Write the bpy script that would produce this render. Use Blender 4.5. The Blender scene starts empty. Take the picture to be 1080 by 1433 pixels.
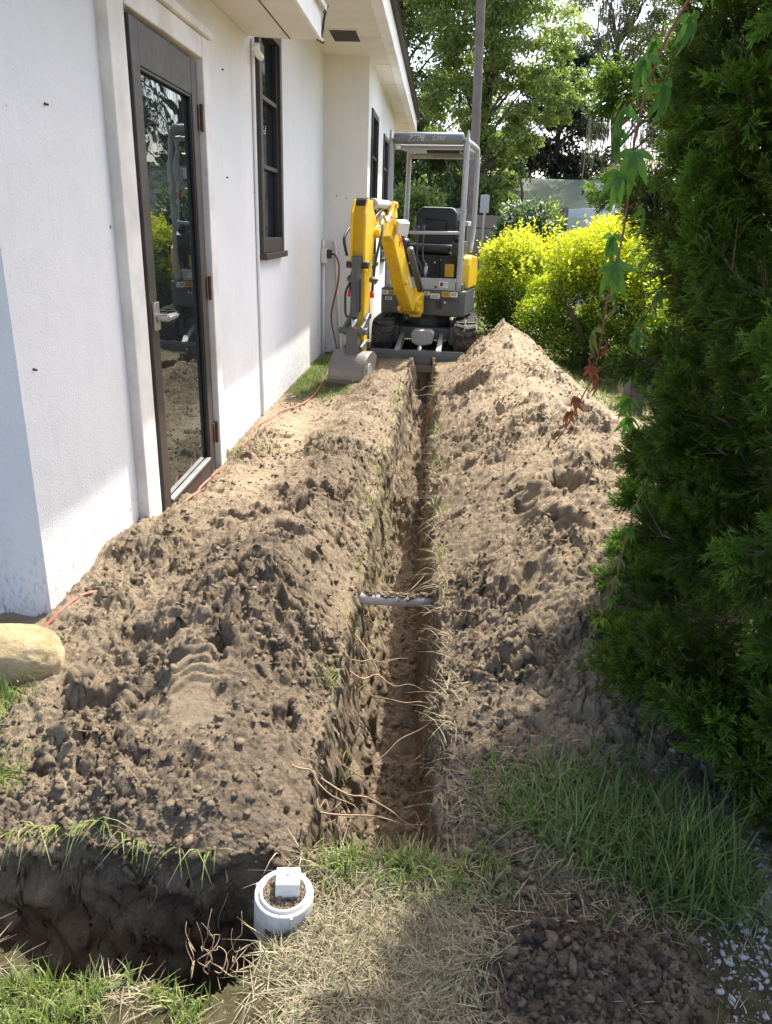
import bpy, bmesh, math
import numpy as np
from mathutils import Vector, Matrix

# ------------------------------------------------------------------ camera, sky, sun, exposure
SC = bpy.context.scene
COL = SC.collection
cam = bpy.data.cameras.new('camera')
cam.sensor_fit = 'HORIZONTAL'; cam.sensor_width = 36.0; cam.lens = 1060 / 1080 * 36
cam.clip_start = 0.02; cam.clip_end = 2000
camo = bpy.data.objects.new('camera', cam); COL.objects.link(camo)
CR = ((0.99722, 0.06692, 0.03262), (0.05423, -0.35265, -0.93418), (-0.05101, 0.93336, -0.3553))
camo.matrix_world = Matrix(((CR[0][0], -CR[1][0], -CR[2][0], 0), (CR[0][1], -CR[1][1], -CR[2][1], 0),
                            (CR[0][2], -CR[1][2], -CR[2][2], 1.4), (0, 0, 0, 1)))
SC.camera = camo
SUN = Vector((1.0, 2.0, 3.36)).normalized()
SUN_EL = math.asin(SUN.z); SUN_AZ = math.atan2(SUN.x, SUN.y)
world = bpy.data.worlds.new('World'); SC.world = world; world.use_nodes = True
wn = world.node_tree.nodes; wl = world.node_tree.links
sky = wn.new('ShaderNodeTexSky'); sky.sky_type = 'NISHITA'; sky.sun_disc = False
sky.sun_elevation = SUN_EL; sky.sun_rotation = SUN_AZ
sky.air_density = 0.8; sky.dust_density = 4.0; sky.ozone_density = 1.0
bg = wn['Background']; bg.inputs['Strength'].default_value = 0.15
wl.new(sky.outputs[0], bg.inputs['Color'])
sl = bpy.data.lights.new('sun', 'SUN'); sl.energy = 3.0; sl.angle = math.radians(0.55); sl.color = (1.0, 0.955, 0.88)
so = bpy.data.objects.new('sun', sl); COL.objects.link(so)
so.rotation_euler = SUN.to_track_quat('Z', 'Y').to_euler(); so.location = (4, 8, 14)
SC.view_settings.view_transform = 'Standard'; SC.view_settings.look = 'None'
SC.view_settings.gamma = 1.0; SC.view_settings.use_curve_mapping = False
SC.view_settings.exposure = 1.74
SC.render.engine = 'CYCLES'
SC.cycles.max_bounces = 6; SC.cycles.transparent_max_bounces = 16
SC.cycles.sample_clamp_indirect = 4.0

RNG = np.random.default_rng(7)

# ------------------------------------------------------------------ numpy noise
def _hash(ix, iy, iz, seed):
    h = (ix.astype(np.int64) * 374761393 + iy.astype(np.int64) * 668265263 + iz.astype(np.int64) * 1442695041 + seed * 974711) & 0xffffffff
    h = ((h ^ (h >> 13)) * 1274126177) & 0xffffffff
    h = ((h ^ (h >> 16)) * 2246822519) & 0xffffffff
    return ((h ^ (h >> 15)) & 0xffffff) / float(0xffffff)

def vnoise(x, y, z=None, seed=0):
    if z is None: z = np.zeros_like(x)
    ix, iy, iz = np.floor(x), np.floor(y), np.floor(z)
    fx, fy, fz = x - ix, y - iy, z - iz
    fx = fx * fx * (3 - 2 * fx); fy = fy * fy * (3 - 2 * fy); fz = fz * fz * (3 - 2 * fz)
    r = 0
    zs = (0, 1) if np.any(fz != 0) else (0,)
    for dz in zs:
        wz = (fz if dz else 1 - fz)
        for dy in (0, 1):
            wy = fy if dy else 1 - fy
            for dx in (0, 1):
                wx = fx if dx else 1 - fx
                r = r + _hash(ix + dx, iy + dy, iz + dz, seed) * wx * wy * wz
    return r * 2 - 1

def fbm(x, y, z=None, octv=4, seed=0, gain=.5):
    a, s, r = 1.0, 0.0, 0
    for o in range(octv):
        k = 2.03 ** o
        r = r + a * vnoise(x * k + o * 17.3, y * k - o * 9.1, None if z is None else z * k, seed + o)
        s += a; a *= gain
    return r / s

def cells(x, y, size, prob, seed):
    """rounded clods: height of random hemispheres"""
    gx, gy = np.floor(x / size), np.floor(y / size)
    out = np.zeros_like(x); zz = np.zeros_like(x)
    for dx in (-1, 0, 1):
        for dy in (-1, 0, 1):
            cx, cy = gx + dx, gy + dy
            px = (cx + .15 + .7 * _hash(cx, cy, zz, seed)) * size
            py = (cy + .15 + .7 * _hash(cx, cy, zz, seed + 1)) * size
            r = size * (.22 + .42 * _hash(cx, cy, zz, seed + 2)) * (_hash(cx, cy, zz, seed + 3) < prob)
            out = np.maximum(out, np.sqrt(np.maximum(0, r * r - ((x - px) ** 2 + (y - py) ** 2))))
    return out

def sstep(a, b, x):
    t = np.clip((x - a) / (b - a), 0, 1)
    return t * t * (3 - 2 * t)

# ------------------------------------------------------------------ materials
MATS = {}
def newmat(name):
    m = bpy.data.materials.new(name); m.use_nodes = True
    MATS[name] = m
    return m, m.node_tree.nodes, m.node_tree.links, m.node_tree.nodes['Principled BSDF']

def coords(n, l, scale=(1, 1, 1)):
    tc = n.new('ShaderNodeTexCoord'); mp = n.new('ShaderNodeMapping'); mp.inputs['Scale'].default_value = scale
    l.new(tc.outputs['Object'], mp.inputs['Vector']); return mp.outputs[0]

def noise_tex(n, l, vec, scale, detail=4, rough=.6):
    t = n.new('ShaderNodeTexNoise'); t.inputs['Scale'].default_value = scale
    t.inputs['Detail'].default_value = detail; t.inputs['Roughness'].default_value = rough
    l.new(vec, t.inputs['Vector']); return t.outputs['Fac']

def ramp(n, l, fac, stops):
    r = n.new('ShaderNodeValToRGB'); e = r.color_ramp.elements
    while len(e) < len(stops): e.new(.5)
    for k, (p, c) in enumerate(stops):
        e[k].position = p; e[k].color = (c[0], c[1], c[2], 1)
    l.new(fac, r.inputs[0]); return r.outputs[0]

def mixc(n, l, fac, a, b, mode='MIX'):
    m = n.new('ShaderNodeMix'); m.data_type = 'RGBA'; m.blend_type = mode
    for sock, v in ((m.inputs[0], fac), (m.inputs[6], a), (m.inputs[7], b)):
        if hasattr(v, 'links'): l.new(v, sock)
        elif isinstance(v, (int, float)): sock.default_value = v
        else: sock.default_value = (v[0], v[1], v[2], 1)
    return m.outputs[2]

def bump(n, l, h, strength, dist, prev=None):
    b = n.new('ShaderNodeBump'); b.inputs['Strength'].default_value = strength; b.inputs['Distance'].default_value = dist
    l.new(h, b.inputs['Height'])
    if prev: l.new(prev, b.inputs['Normal'])
    return b.outputs[0]

def attr(n, name):
    a = n.new('ShaderNodeAttribute'); a.attribute_name = name; return a

def plain(name, col, rough=.5, metal=0., dirt=.25, dscale=6., bumps=0., spec=.5, dirtcol=(.16, .12, .08), coat=0.):
    m, n, l, b = newmat(name)
    v = coords(n, l)
    f = noise_tex(n, l, v, dscale, 6, .65)
    f2 = ramp(n, l, f, [(.42, (0, 0, 0)), (.75, (dirt,) * 3)])
    l.new(mixc(n, l, f2, col, dirtcol), b.inputs['Base Color'])
    b.inputs['Metallic'].default_value = metal
    rr = n.new('ShaderNodeMapRange'); rr.inputs[3].default_value = max(.03, rough - .12); rr.inputs[4].default_value = min(1, rough + .18)
    l.new(noise_tex(n, l, v, dscale * 3, 4), rr.inputs[0]); l.new(rr.outputs[0], b.inputs['Roughness'])
    b.inputs['Specular IOR Level'].default_value = spec
    b.inputs['Coat Weight'].default_value = coat
    if bumps: l.new(bump(n, l, noise_tex(n, l, v, 60, 5), bumps, .01), b.inputs['Normal'])
    return m

def foliage(name, stops, trans=.35, rough=.55, tcol=1.5, spec=.35, ovar=0.):
    m, n, l, b = newmat(name)
    a = attr(n, 'rnd')
    c = ramp(n, l, a.outputs['Fac'], stops)
    if ovar:   # every bough has its own shade of green
        oi = n.new('ShaderNodeObjectInfo'); hs = n.new('ShaderNodeHueSaturation')
        for k, (lo, hi) in (('Value', (1 - ovar, 1 + ovar)), ('Hue', (.5 - .05 * ovar, .5 + .05 * ovar))):
            mr = n.new('ShaderNodeMapRange'); mr.inputs[3].default_value = lo; mr.inputs[4].default_value = hi
            l.new(oi.outputs['Random'], mr.inputs[0]); l.new(mr.outputs[0], hs.inputs[k])
        l.new(c, hs.inputs['Color']); c = hs.outputs[0]
    l.new(c, b.inputs['Base Color']); b.inputs['Roughness'].default_value = rough
    b.inputs['Specular IOR Level'].default_value = spec
    t = n.new('ShaderNodeBsdfTranslucent')
    mu = n.new('ShaderNodeMix'); mu.data_type = 'RGBA'; mu.blend_type = 'MULTIPLY'; mu.inputs[0].default_value = 1
    l.new(c, mu.inputs[6]); mu.inputs[7].default_value = (tcol, tcol * 1.0, tcol * .6, 1)
    l.new(mu.outputs[2], t.inputs['Color'])
    mx = n.new('ShaderNodeMixShader'); mx.inputs[0].default_value = trans
    l.new(b.outputs[0], mx.inputs[1]); l.new(t.outputs[0], mx.inputs[2])
    l.new(mx.outputs[0], n['Material Output'].inputs['Surface'])
    return m

def stucco(name, base, stain=(.30, .26, .20), bstr=.5):
    m, n, l, b = newmat(name)
    v = coords(n, l)
    big = noise_tex(n, l, v, 1.6, 5, .6)
    streak = noise_tex(n, l, coords(n, l, (9, 9, .9)), 2.2, 6, .7)
    c = mixc(n, l, ramp(n, l, big, [(.35, (0, 0, 0)), (.75, (.45,) * 3)]), base, (base[0] * .78, base[1] * .80, base[2] * .80))
    c = mixc(n, l, ramp(n, l, streak, [(.56, (0, 0, 0)), (.85, (.22,) * 3)]), c, stain)
    # splash dirt near the soil, with a ragged edge of its own
    sx = n.new('ShaderNodeSeparateXYZ'); l.new(n.new('ShaderNodeTexCoord').outputs['Object'], sx.inputs[0])
    ad = n.new('ShaderNodeMath'); ad.operation = 'MULTIPLY_ADD'
    l.new(noise_tex(n, l, v, 14, 6, .75), ad.inputs[0]); ad.inputs[1].default_value = 1.1; l.new(sx.outputs[2], ad.inputs[2])
    sp = ramp(n, l, ad.outputs[0], [(.50, (.95,) * 3), (.92, (0, 0, 0))])
    spk = noise_tex(n, l, coords(n, l, (1, 1, .45)), 75, 3, .6)
    sp2 = mixc(n, l, 1.0, sp, ramp(n, l, spk, [(.50, (.12,) * 3), (.66, (1,) * 3)]), 'MULTIPLY')
    c = mixc(n, l, sp2, c, (.22, .19, .15))
    vo = n.new('ShaderNodeTexVoronoi'); vo.inputs['Scale'].default_value = 5.5; l.new(v, vo.inputs['Vector'])
    vs = n.new('ShaderNodeTexNoise'); vs.inputs['Scale'].default_value = 2.0; l.new(v, vs.inputs['Vector'])
    spot = ramp(n, l, vo.outputs['Distance'], [(.030, (.85,) * 3), (.055, (0, 0, 0))])
    spot = mixc(n, l, 1.0, spot, ramp(n, l, vs.outputs['Fac'], [(.50, (0, 0, 0)), (.6, (1,) * 3)]), 'MULTIPLY')
    c = mixc(n, l, spot, c, (.05, .045, .04))
    l.new(c, b.inputs['Base Color']); b.inputs['Roughness'].default_value = .9; b.inputs['Specular IOR Level'].default_value = .2
    n1 = bump(n, l, noise_tex(n, l, v, 130, 4, .6), bstr, .006)
    n2 = bump(n, l, noise_tex(n, l, v, 9, 4, .5), .35, .012, n1)
    l.new(n2, b.inputs['Normal'])
    return m

def glass(name, tint=(.012, .015, .016), wave=.02, refl=1.75):
    m, n, l, b = newmat(name)
    b.inputs['Base Color'].default_value = (*tint, 1); b.inputs['Roughness'].default_value = .6
    b.inputs['Specular IOR Level'].default_value = 0
    v = coords(n, l, (1, 1, 2.2))
    nb = bump(n, l, noise_tex(n, l, v, 4.5, 2, .4), wave, .05)
    g = n.new('ShaderNodeBsdfGlossy'); g.inputs['Roughness'].default_value = .012; g.inputs['Color'].default_value = (.80, .87, .86, 1)
    l.new(nb, g.inputs['Normal'])
    fr = n.new('ShaderNodeFresnel'); fr.inputs['IOR'].default_value = refl
    # fine dust and rain marks on the pane
    d = ramp(n, l, noise_tex(n, l, coords(n, l, (30, 30, 6)), 3, 6, .7), [(.5, (0, 0, 0)), (.85, (.09,) * 3)])
    l.new(mixc(n, l, d, tint, (.5, .5, .48)), b.inputs['Base Color'])
    mx = n.new('ShaderNodeMixShader'); l.new(fr.outputs[0], mx.inputs[0]); l.new(b.outputs[0], mx.inputs[1]); l.new(g.outputs[0], mx.inputs[2])
    l.new(mx.outputs[0], n['Material Output'].inputs['Surface'])
    return m

def soil(name):
    m, n, l, b = newmat(name)
    v = coords(n, l)
    tone = attr(n, 'tone').outputs['Fac']; lawn = attr(n, 'lawn').outputs['Fac']
    ad = n.new('ShaderNodeMath'); ad.operation = 'MULTIPLY_ADD'
    l.new(noise_tex(n, l, v, 13, 8, .76), ad.inputs[0]); ad.inputs[1].default_value = 1.05; l.new(tone, ad.inputs[2])
    c = ramp(n, l, ad.outputs[0], [(.26, (.515, .415, .280)), (.50, (.425, .335, .225)), (.76, (.285, .222, .153)), (1.0, (.115, .088, .065))])
    grain = noise_tex(n, l, v, 190, 3, .7)
    c = mixc(n, l, .55, c, ramp(n, l, grain, [(.3, (.60, .58, .56)), (.7, (1.0, 1.0, 1.0))]), 'MULTIPLY')
    g = ramp(n, l, noise_tex(n, l, v, 22, 6, .7), [(.3, (.085, .072, .040)), (.55, (.135, .120, .060)), (.8, (.24, .20, .125))])
    c = mixc(n, l, lawn, c, g)
    l.new(c, b.inputs['Base Color']); b.inputs['Roughness'].default_value = .95; b.inputs['Specular IOR Level'].default_value = .12
    n1 = bump(n, l, noise_tex(n, l, v, 52, 8, .80), 1.0, .026)
    n2 = bump(n, l, noise_tex(n, l, v, 260, 3, .7), .6, .003, n1)
    l.new(n2, b.inputs['Normal'])
    return m

M_soil = soil('soil')
M_stucco = stucco('stucco', (.735, .73, .715))
M_stucco2 = stucco('stucco_cream', (.72, .705, .665), (.34, .29, .22), .3)
M_soffit = plain('soffit_paint', (.70, .67, .61), .75, dirt=.22, dscale=3, bumps=.15, dirtcol=(.38, .33, .26))
M_white = plain('white_paint', (.80, .795, .77), .5, dirt=.30, dscale=5, dirtcol=(.42, .38, .31))
M_casing = plain('weathered_white_wood', (.74, .715, .66), .65, dirt=.55, dscale=4, bumps=.2, dirtcol=(.40, .35, .28))
M_brown = plain('brown_paint', (.040, .029, .025), .45, dirt=.4, dscale=7, dirtcol=(.10, .08, .07))
M_black = plain('black_paint', (.018, .019, .021), .4, dirt=.3, dscale=7, dirtcol=(.06, .055, .05))
M_glass = glass('door_glass', refl=2.3, wave=.010)
M_glass2 = glass('window_glass', refl=2.0, wave=.02)
M_steel = plain('brushed_steel', (.42, .41, .39), .42, metal=1, dirt=.15)
M_rust = plain('rusty_metal', (.085, .045, .03), .75, metal=.2, dirt=.6, dscale=25, dirtcol=(.20, .09, .045))
M_shingle = plain('asphalt_shingle', (.075, .068, .062), .95, dirt=.5, dscale=20, bumps=.5, dirtcol=(.14, .13, .11))
M_vent = plain('vent_mesh', (.020, .020, .021), .7, dirt=.2)
M_pvc = plain('white_pvc', (.56, .55, .515), .55, dirt=.9, dscale=11, dirtcol=(.36, .29, .21))
M_pvcclean = plain('clean_white_pvc', (.68, .67, .63), .45, dirt=.45, dscale=12, dirtcol=(.40, .33, .25))
M_cord = plain('orange_red_cord', (.46, .105, .075), .55, dirt=.85, dscale=16, dirtcol=(.26, .17, .12))
M_cord2 = plain('dark_red_cord', (.16, .025, .018), .5, dirt=.7, dscale=7, dirtcol=(.02, .015, .014))
M_yellow = plain('yellow_paint', (.80, .50, .008), .36, dirt=.42, dscale=7, dirtcol=(.34, .23, .10), coat=.2)
M_grey = plain('dark_grey_paint', (.075, .080, .080), .42, dirt=.35, dscale=6, dirtcol=(.20, .17, .13))
M_lgrey = plain('light_grey_paint', (.40, .41, .42), .42, dirt=.25, dscale=6, dirtcol=(.25, .22, .17))
M_visor = plain('grey_visor', (.17, .185, .195), .35, dirt=.3, dscale=7, dirtcol=(.10, .10, .10))
M_rubber = plain('black_rubber', (.022, .022, .022), .8, dirt=.75, dscale=8, dirtcol=(.19, .155, .11), bumps=.3)
M_vinyl = plain('black_vinyl', (.020, .022, .024), .45, dirt=.25, dscale=6, dirtcol=(.09, .08, .07))
M_bucket = plain('worn_bucket_steel', (.21, .20, .19), .42, metal=.6, dirt=.7, dscale=7, bumps=.2, dirtcol=(.24, .185, .125))
M_chrome = plain('hydraulic_rod', (.62, .62, .62), .18, metal=1, dirt=.1)
M_cast = plain('cast_grey', (.33, .33, .33), .5, metal=.3, dirt=.5, dirtcol=(.22, .17, .12))
M_hose = plain('black_hose', (.015, .015, .016), .55, dirt=.2)
M_red = plain('red_decal', (.62, .03, .02), .4, dirt=.05)
M_sticker = plain('white_sticker', (.78, .78, .76), .4, dirt=.15)
M_ysticker = plain('amber_sticker', (.72, .42, .02), .4, dirt=.15)
M_chalk = plain('chalk', (.62, .63, .64), .9, dirt=.3, dscale=40)
M_stone = None
M_bark = plain('bark', (.115, .088, .066), .95, dirt=.7, dscale=9, bumps=.8, dirtcol=(.05, .04, .032))
M_deadwood = plain('grey_brown_twig', (.17, .12, .085), .9, dirt=.5, dscale=30)
M_root = plain('pale_root', (.34, .24, .145), .85, dirt=.6, dscale=14, dirtcol=(.14, .09, .06))
M_vine = plain('red_brown_vine_stem', (.22, .075, .045), .6, dirt=.3, dscale=20, dirtcol=(.12, .10, .05))
M_pole = plain('weathered_pole', (.20, .175, .15), .95, dirt=.7, dscale=3, bumps=.5, dirtcol=(.10, .085, .07))
M_wood = plain('weathered_fence_wood', (.215, .185, .155), .95, dirt=.6, dscale=4, bumps=.5, dirtcol=(.11, .095, .08))
M_wfence = plain('pale_vinyl', (.66, .68, .72), .5, dirt=.15, dscale=3, dirtcol=(.5, .5, .48))
M_roofgreen = plain('green_grey_roof', (.115, .140, .100), .95, spec=.05, dirt=.35, dscale=2.0, bumps=.4, dirtcol=(.24, .25, .2))
M_farwall = plain('far_house_wall', (.55, .50, .43), .9, dirt=.3, dscale=2)
M_dark = plain('dark_interior', (.02, .018, .016), .9, dirt=.1)
M_pebble = plain('white_gravel', (.34, .33, .31), .95, dirt=1.0, dscale=35, bumps=.5, dirtcol=(.20, .18, .155))

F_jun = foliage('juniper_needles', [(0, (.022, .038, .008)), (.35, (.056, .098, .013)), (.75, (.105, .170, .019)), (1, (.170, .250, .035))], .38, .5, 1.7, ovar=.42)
F_grass = foliage('green_grass', [(0, (.075, .13, .030)), (.45, (.15, .23, .055)), (.75, (.26, .29, .10)), (1, (.38, .34, .17))], .40, .5)
F_lush = foliage('lush_grass', [(0, (.075, .118, .034)), (.7, (.155, .220, .066)), (1, (.28, .31, .13))], .42, .45)
F_straw = foliage('dry_grass', [(0, (.15, .118, .068)), (.50, (.31, .258, .165)), (.80, (.46, .395, .27)), (.90, (.16, .20, .07)), (1, (.13, .18, .055))], .30, .6, 1.1)
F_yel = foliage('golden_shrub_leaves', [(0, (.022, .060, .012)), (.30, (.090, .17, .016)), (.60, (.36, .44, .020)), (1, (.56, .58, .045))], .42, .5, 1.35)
F_treeA = foliage('oak_leaves', [(0, (.075, .120, .036)), (.5, (.160, .220, .070)), (1, (.27, .32, .12))], .50, .5, 1.7)
F_treeB = foliage('magnolia_leaves', [(0, (.014, .026, .013)), (.6, (.036, .060, .028)), (.9, (.075, .092, .055)), (1, (.12, .10, .075))], .18, .30, spec=.6)
F_treeC = foliage('grey_oak_leaves', [(0, (.06, .08, .045)), (.6, (.125, .155, .09)), (1, (.20, .22, .145))], .45, .5)
F_treeD = foliage('dark_understory', [(0, (.034, .062, .024)), (.6, (.075, .125, .042)), (1, (.15, .21, .07))], .40, .5)
F_flow = foliage('variegated_leaves', [(0, (.03, .07, .02)), (.6, (.08, .15, .05)), (.8, (.15, .2, .08)), (.9, (.55, .55, .52)), (1, (.7, .7, .68))], .3, .5)
F_moss = foliage('spanish_moss', [(0, (.10, .10, .085)), (1, (.25, .235, .20))], .3, .9, 1.1)
F_palm = foliage('palm_frond_leaf', [(0, (.10, .12, .06)), (1, (.26, .26, .14))], .3, .5)
F_vg = foliage('creeper_green', [(0, (.07, .18, .03)), (1, (.13, .27, .05))], .50, .4)
F_vo = foliage('creeper_olive', [(0, (.10, .12, .035)), (1, (.19, .21, .06))], .4, .5)
F_vr = foliage('creeper_red', [(0, (.20, .055, .03)), (1, (.34, .13, .06))], .4, .5)

# ------------------------------------------------------------------ object helpers
ORG = {}
def tag(o, label=None, cat=None, group=None, kind=None):
    if label: o['label'] = label
    if cat: o['category'] = cat
    if group: o['group'] = group
    if kind: o['kind'] = kind
    return o

def thing(name, label, cat, loc=(0, 0, 0), group=None):
    o = bpy.data.objects.new(name, None); COL.objects.link(o); o.location = loc
    o.empty_display_size = .1
    ORG[o.name] = Vector(loc)
    return tag(o, label, cat, group)

def link(name, me, mat, parent=None, loc=None, smooth=False, bevel=0):
    o = bpy.data.objects.new(name, me); COL.objects.link(o)
    if mat: me.materials.append(mat)
    if parent is not None:
        o.parent = parent; ORG[o.name] = ORG[parent.name]
    else:
        ORG[o.name] = Vector(loc) if loc is not None else Vector((0, 0, 0))
        if loc is not None: o.location = loc
    if smooth:
        me.polygons.foreach_set('use_smooth', np.ones(len(me.polygons), bool))
    if bevel:
        b = o.modifiers.new('bevel', 'BEVEL'); b.width = bevel; b.segments = 2; b.limit_method = 'ANGLE'; b.angle_limit = math.radians(40)
    return o

def npmesh(name, V, F, attrs=None):
    V = np.ascontiguousarray(V, np.float32); F = np.ascontiguousarray(F, np.int32)
    me = bpy.data.meshes.new(name)
    k = F.shape[1]
    me.vertices.add(len(V)); me.vertices.foreach_set('co', V.ravel())
    me.loops.add(F.size); me.loops.foreach_set('vertex_index', F.ravel())
    me.polygons.add(len(F)); me.polygons.foreach_set('loop_start', np.arange(0, F.size, k, dtype=np.int32))
    me.update(calc_edges=True)
    for an, av in (attrs or {}).items():
        a = me.attributes.new(an, 'FLOAT', 'POINT'); a.data.foreach_set('value', np.ascontiguousarray(av, np.float32))
    return me

class MB:
    def __init__(s): s.v = []; s.f = []
    def add(s, vs, fs):
        k = len(s.v); s.v += [Vector(p) for p in vs]; s.f += [tuple(i + k for i in f) for f in fs]; return s
    def box(s, c, d, rot=None):
        x, y, z = d[0] / 2, d[1] / 2, d[2] / 2
        vs = [Vector((sx * x, sy * y, sz * z)) for sz in (-1, 1) for sy in (-1, 1) for sx in (-1, 1)]
        if rot is not None: vs = [rot @ p for p in vs]
        c = Vector(c)
        return s.add([p + c for p in vs], [(0, 2, 3, 1), (4, 5, 7, 6), (0, 1, 5, 4), (2, 6, 7, 3), (0, 4, 6, 2), (1, 3, 7, 5)])
    def bb(s, lo, hi):
        return s.box([(a + b) / 2 for a, b in zip(lo, hi)], [abs(b - a) for a, b in zip(lo, hi)])
    def tube(s, pts, r, n=8, cap=True):
        pts = [Vector(p) for p in pts]; m = len(pts)
        rs = r if isinstance(r, (list, tuple)) else [r] * m
        ref = None; rings = []
        for i, p in enumerate(pts):
            t = (pts[min(i + 1, m - 1)] - pts[max(i - 1, 0)]).normalized()
            if ref is None: ref = t.orthogonal().normalized()
            ref = (ref - t * ref.dot(t)); ref = ref.normalized() if ref.length > 1e-6 else t.orthogonal().normalized()
            bi = t.cross(ref)
            rings.append([p + (ref * math.cos(2 * math.pi * k / n) + bi * math.sin(2 * math.pi * k / n)) * rs[i] for k in range(n)])
        vs = [q for rg in rings for q in rg]; fs = []
        for i in range(m - 1):
            for k in range(n):
                fs.append((i * n + k, i * n + (k + 1) % n, (i + 1) * n + (k + 1) % n, (i + 1) * n + k))
        if cap:
            fs.append(tuple(range(n))[::-1]); fs.append(tuple((m - 1) * n + k for k in range(n)))
        return s.add(vs, fs)
    def cyl(s, a, b, r, n=14, r2=None): return s.tube([a, b], [r, r if r2 is None else r2], n)
    def extr(s, prof, o, u, v, w0, w1, w=None):
        o, u, v = Vector(o), Vector(u), Vector(v); w = Vector(w) if w is not None else u.cross(v)
        n = len(prof)
        vs = [o + u * a + v * b + w * w0 for a, b in prof] + [o + u * a + v * b + w * w1 for a, b in prof]
        fs = [tuple(range(n))[::-1], tuple(range(n, 2 * n))] + [(k, (k + 1) % n, n + (k + 1) % n, n + k) for k in range(n)]
        return s.add(vs, fs)
    def xf(s, fn): s.v = [Vector(fn(p)) for p in s.v]; return s
    def build(s, name, mat, parent=None, loc=None, smooth=False, bevel=0):
        off = ORG[parent.name] if parent is not None else (Vector(loc) if loc is not None else Vector((0, 0, 0)))
        me = bpy.data.meshes.new(name)
        me.from_pydata([p - off for p in s.v], [], s.f); me.update()
        bm = bmesh.new(); bm.from_mesh(me); bmesh.ops.recalc_face_normals(bm, faces=bm.faces); bm.to_mesh(me); bm.free()
        return link(name, me, mat, parent, loc, smooth, bevel)

def smoothpath(pts, n=6):
    pts = [Vector(p) for p in pts]; out = []
    for i in range(len(pts) - 1):
        p0, p1, p2, p3 = pts[max(i - 1, 0)], pts[i], pts[i + 1], pts[min(i + 2, len(pts) - 1)]
        for k in range(n):
            t = k / n
            out.append(.5 * ((2 * p1) + (p2 - p0) * t + (2 * p0 - 5 * p1 + 4 * p2 - p3) * t * t + (3 * p1 - p0 - 3 * p2 + p3) * t ** 3))
    out.append(pts[-1]); return out

# ------------------------------------------------------------------ the ground (one sheet with trench, pit and spoil banks)
UL, UR = -.235, .05
XL_T = ([-99, 1.24, 1.85, 2.5, 3.3, 3.9, 5.2, 6.3, 7.5, 99], [-.25, -.25, -.272, -.264, -.268, -.278, -.282, -.265, -.245, -.20])
XR_T = ([-99, 1.3, 1.46, 2.08, 2.7, 3.36, 4.54, 6.2, 7.5, 99], [.07, .07, .085, .083, .058, .045, .032, .035, .02, .0])
def xl_of(Y): return np.interp(Y, *XL_T)
def xr_of(Y): return np.interp(Y, *XR_T)
LY = [1.28, 1.5, 1.8, 2.2, 2.7, 3.2, 3.8, 4.6, 5.5, 6.1, 6.7, 7.2, 7.7, 8.2]
LD = [0, .08, .2, .35, .5, .65, .8, .95, 1.1]
LH = np.array([[0, .01, .01, 0, 0, 0, 0, 0, 0], [.02, .05, .08, .09, .08, .05, .03, .02, .02], [.03, .09, .17, .17, .12, .07, .06, .06, .05],
    [.03, .12, .24, .24, .17, .09, .09, .09, .06], [.03, .11, .22, .26, .20, .14, .16, .17, .11], [.03, .09, .18, .20, .18, .19, .18, .11, .03],
    [.03, .08, .15, .15, .10, .09, .10, .02, -.07], [.03, .09, .14, .12, .06, .03, .05, .02, -.05], [.04, .10, .14, .10, .04, .02, .03, .02, 0],
    [.08, .17, .19, .12, .02, 0, 0, 0, 0], [.04, .14, .19, .12, .02, 0, 0, 0, 0], [-.02, .03, .06, .04, 0, 0, 0, 0, 0], [-.05, -.04, -.03, -.02, 0, 0, 0, 0, 0], [0] * 9])
RY = [1.3, 1.7, 2.0, 2.5, 3.2, 4.0, 5.0, 6.0, 7.0, 7.7, 8.3, 8.8]
RD = [0, .1, .25, .45, .65, .85, 1.05, 1.3, 1.6, 1.9]
RH = np.array([[.0, .01, .015, .02, .02, .01, 0, 0, 0, 0], [.01, .02, .03, .04, .04, .03, .03, 0, 0, 0], [.03, .06, .09, .13, .15, .13, .1, .05, .02, 0],
    [.04, .09, .17, .26, .30, .28, .22, .12, .05, 0], [.04, .10, .20, .31, .37, .38, .33, .20, .08, 0], [.04, .10, .20, .31, .38, .40, .36, .24, .10, 0],
    [.04, .10, .20, .30, .38, .40, .33, .20, .08, 0], [.05, .12, .22, .34, .42, .40, .28, .12, .03, 0], [.03, .08, .20, .40, .53, .45, .25, .08, 0, 0],
    [-.02, .02, .13, .36, .52, .42, .20, .04, 0, 0], [-.03, -.02, .0, .08, .15, .10, .03, 0, 0, 0], [0] * 10])
def bil(T, ky, kd, Y, D):
    ky, kd = np.array(ky), np.array(kd)
    Yc, Dc = np.clip(Y, ky[0], ky[-1]), np.clip(D, kd[0], kd[-1])
    i = np.clip(np.searchsorted(ky, Yc, side='right') - 1, 0, len(ky) - 2); j = np.clip(np.searchsorted(kd, Dc, side='right') - 1, 0, len(kd) - 2)
    a = (Yc - ky[i]) / (ky[i + 1] - ky[i]); b = (Dc - kd[j]) / (kd[j + 1] - kd[j])
    return T[i, j] * (1 - a) * (1 - b) + T[i + 1, j] * a * (1 - b) + T[i, j + 1] * (1 - a) * b + T[i + 1, j + 1] * a * b

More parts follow.
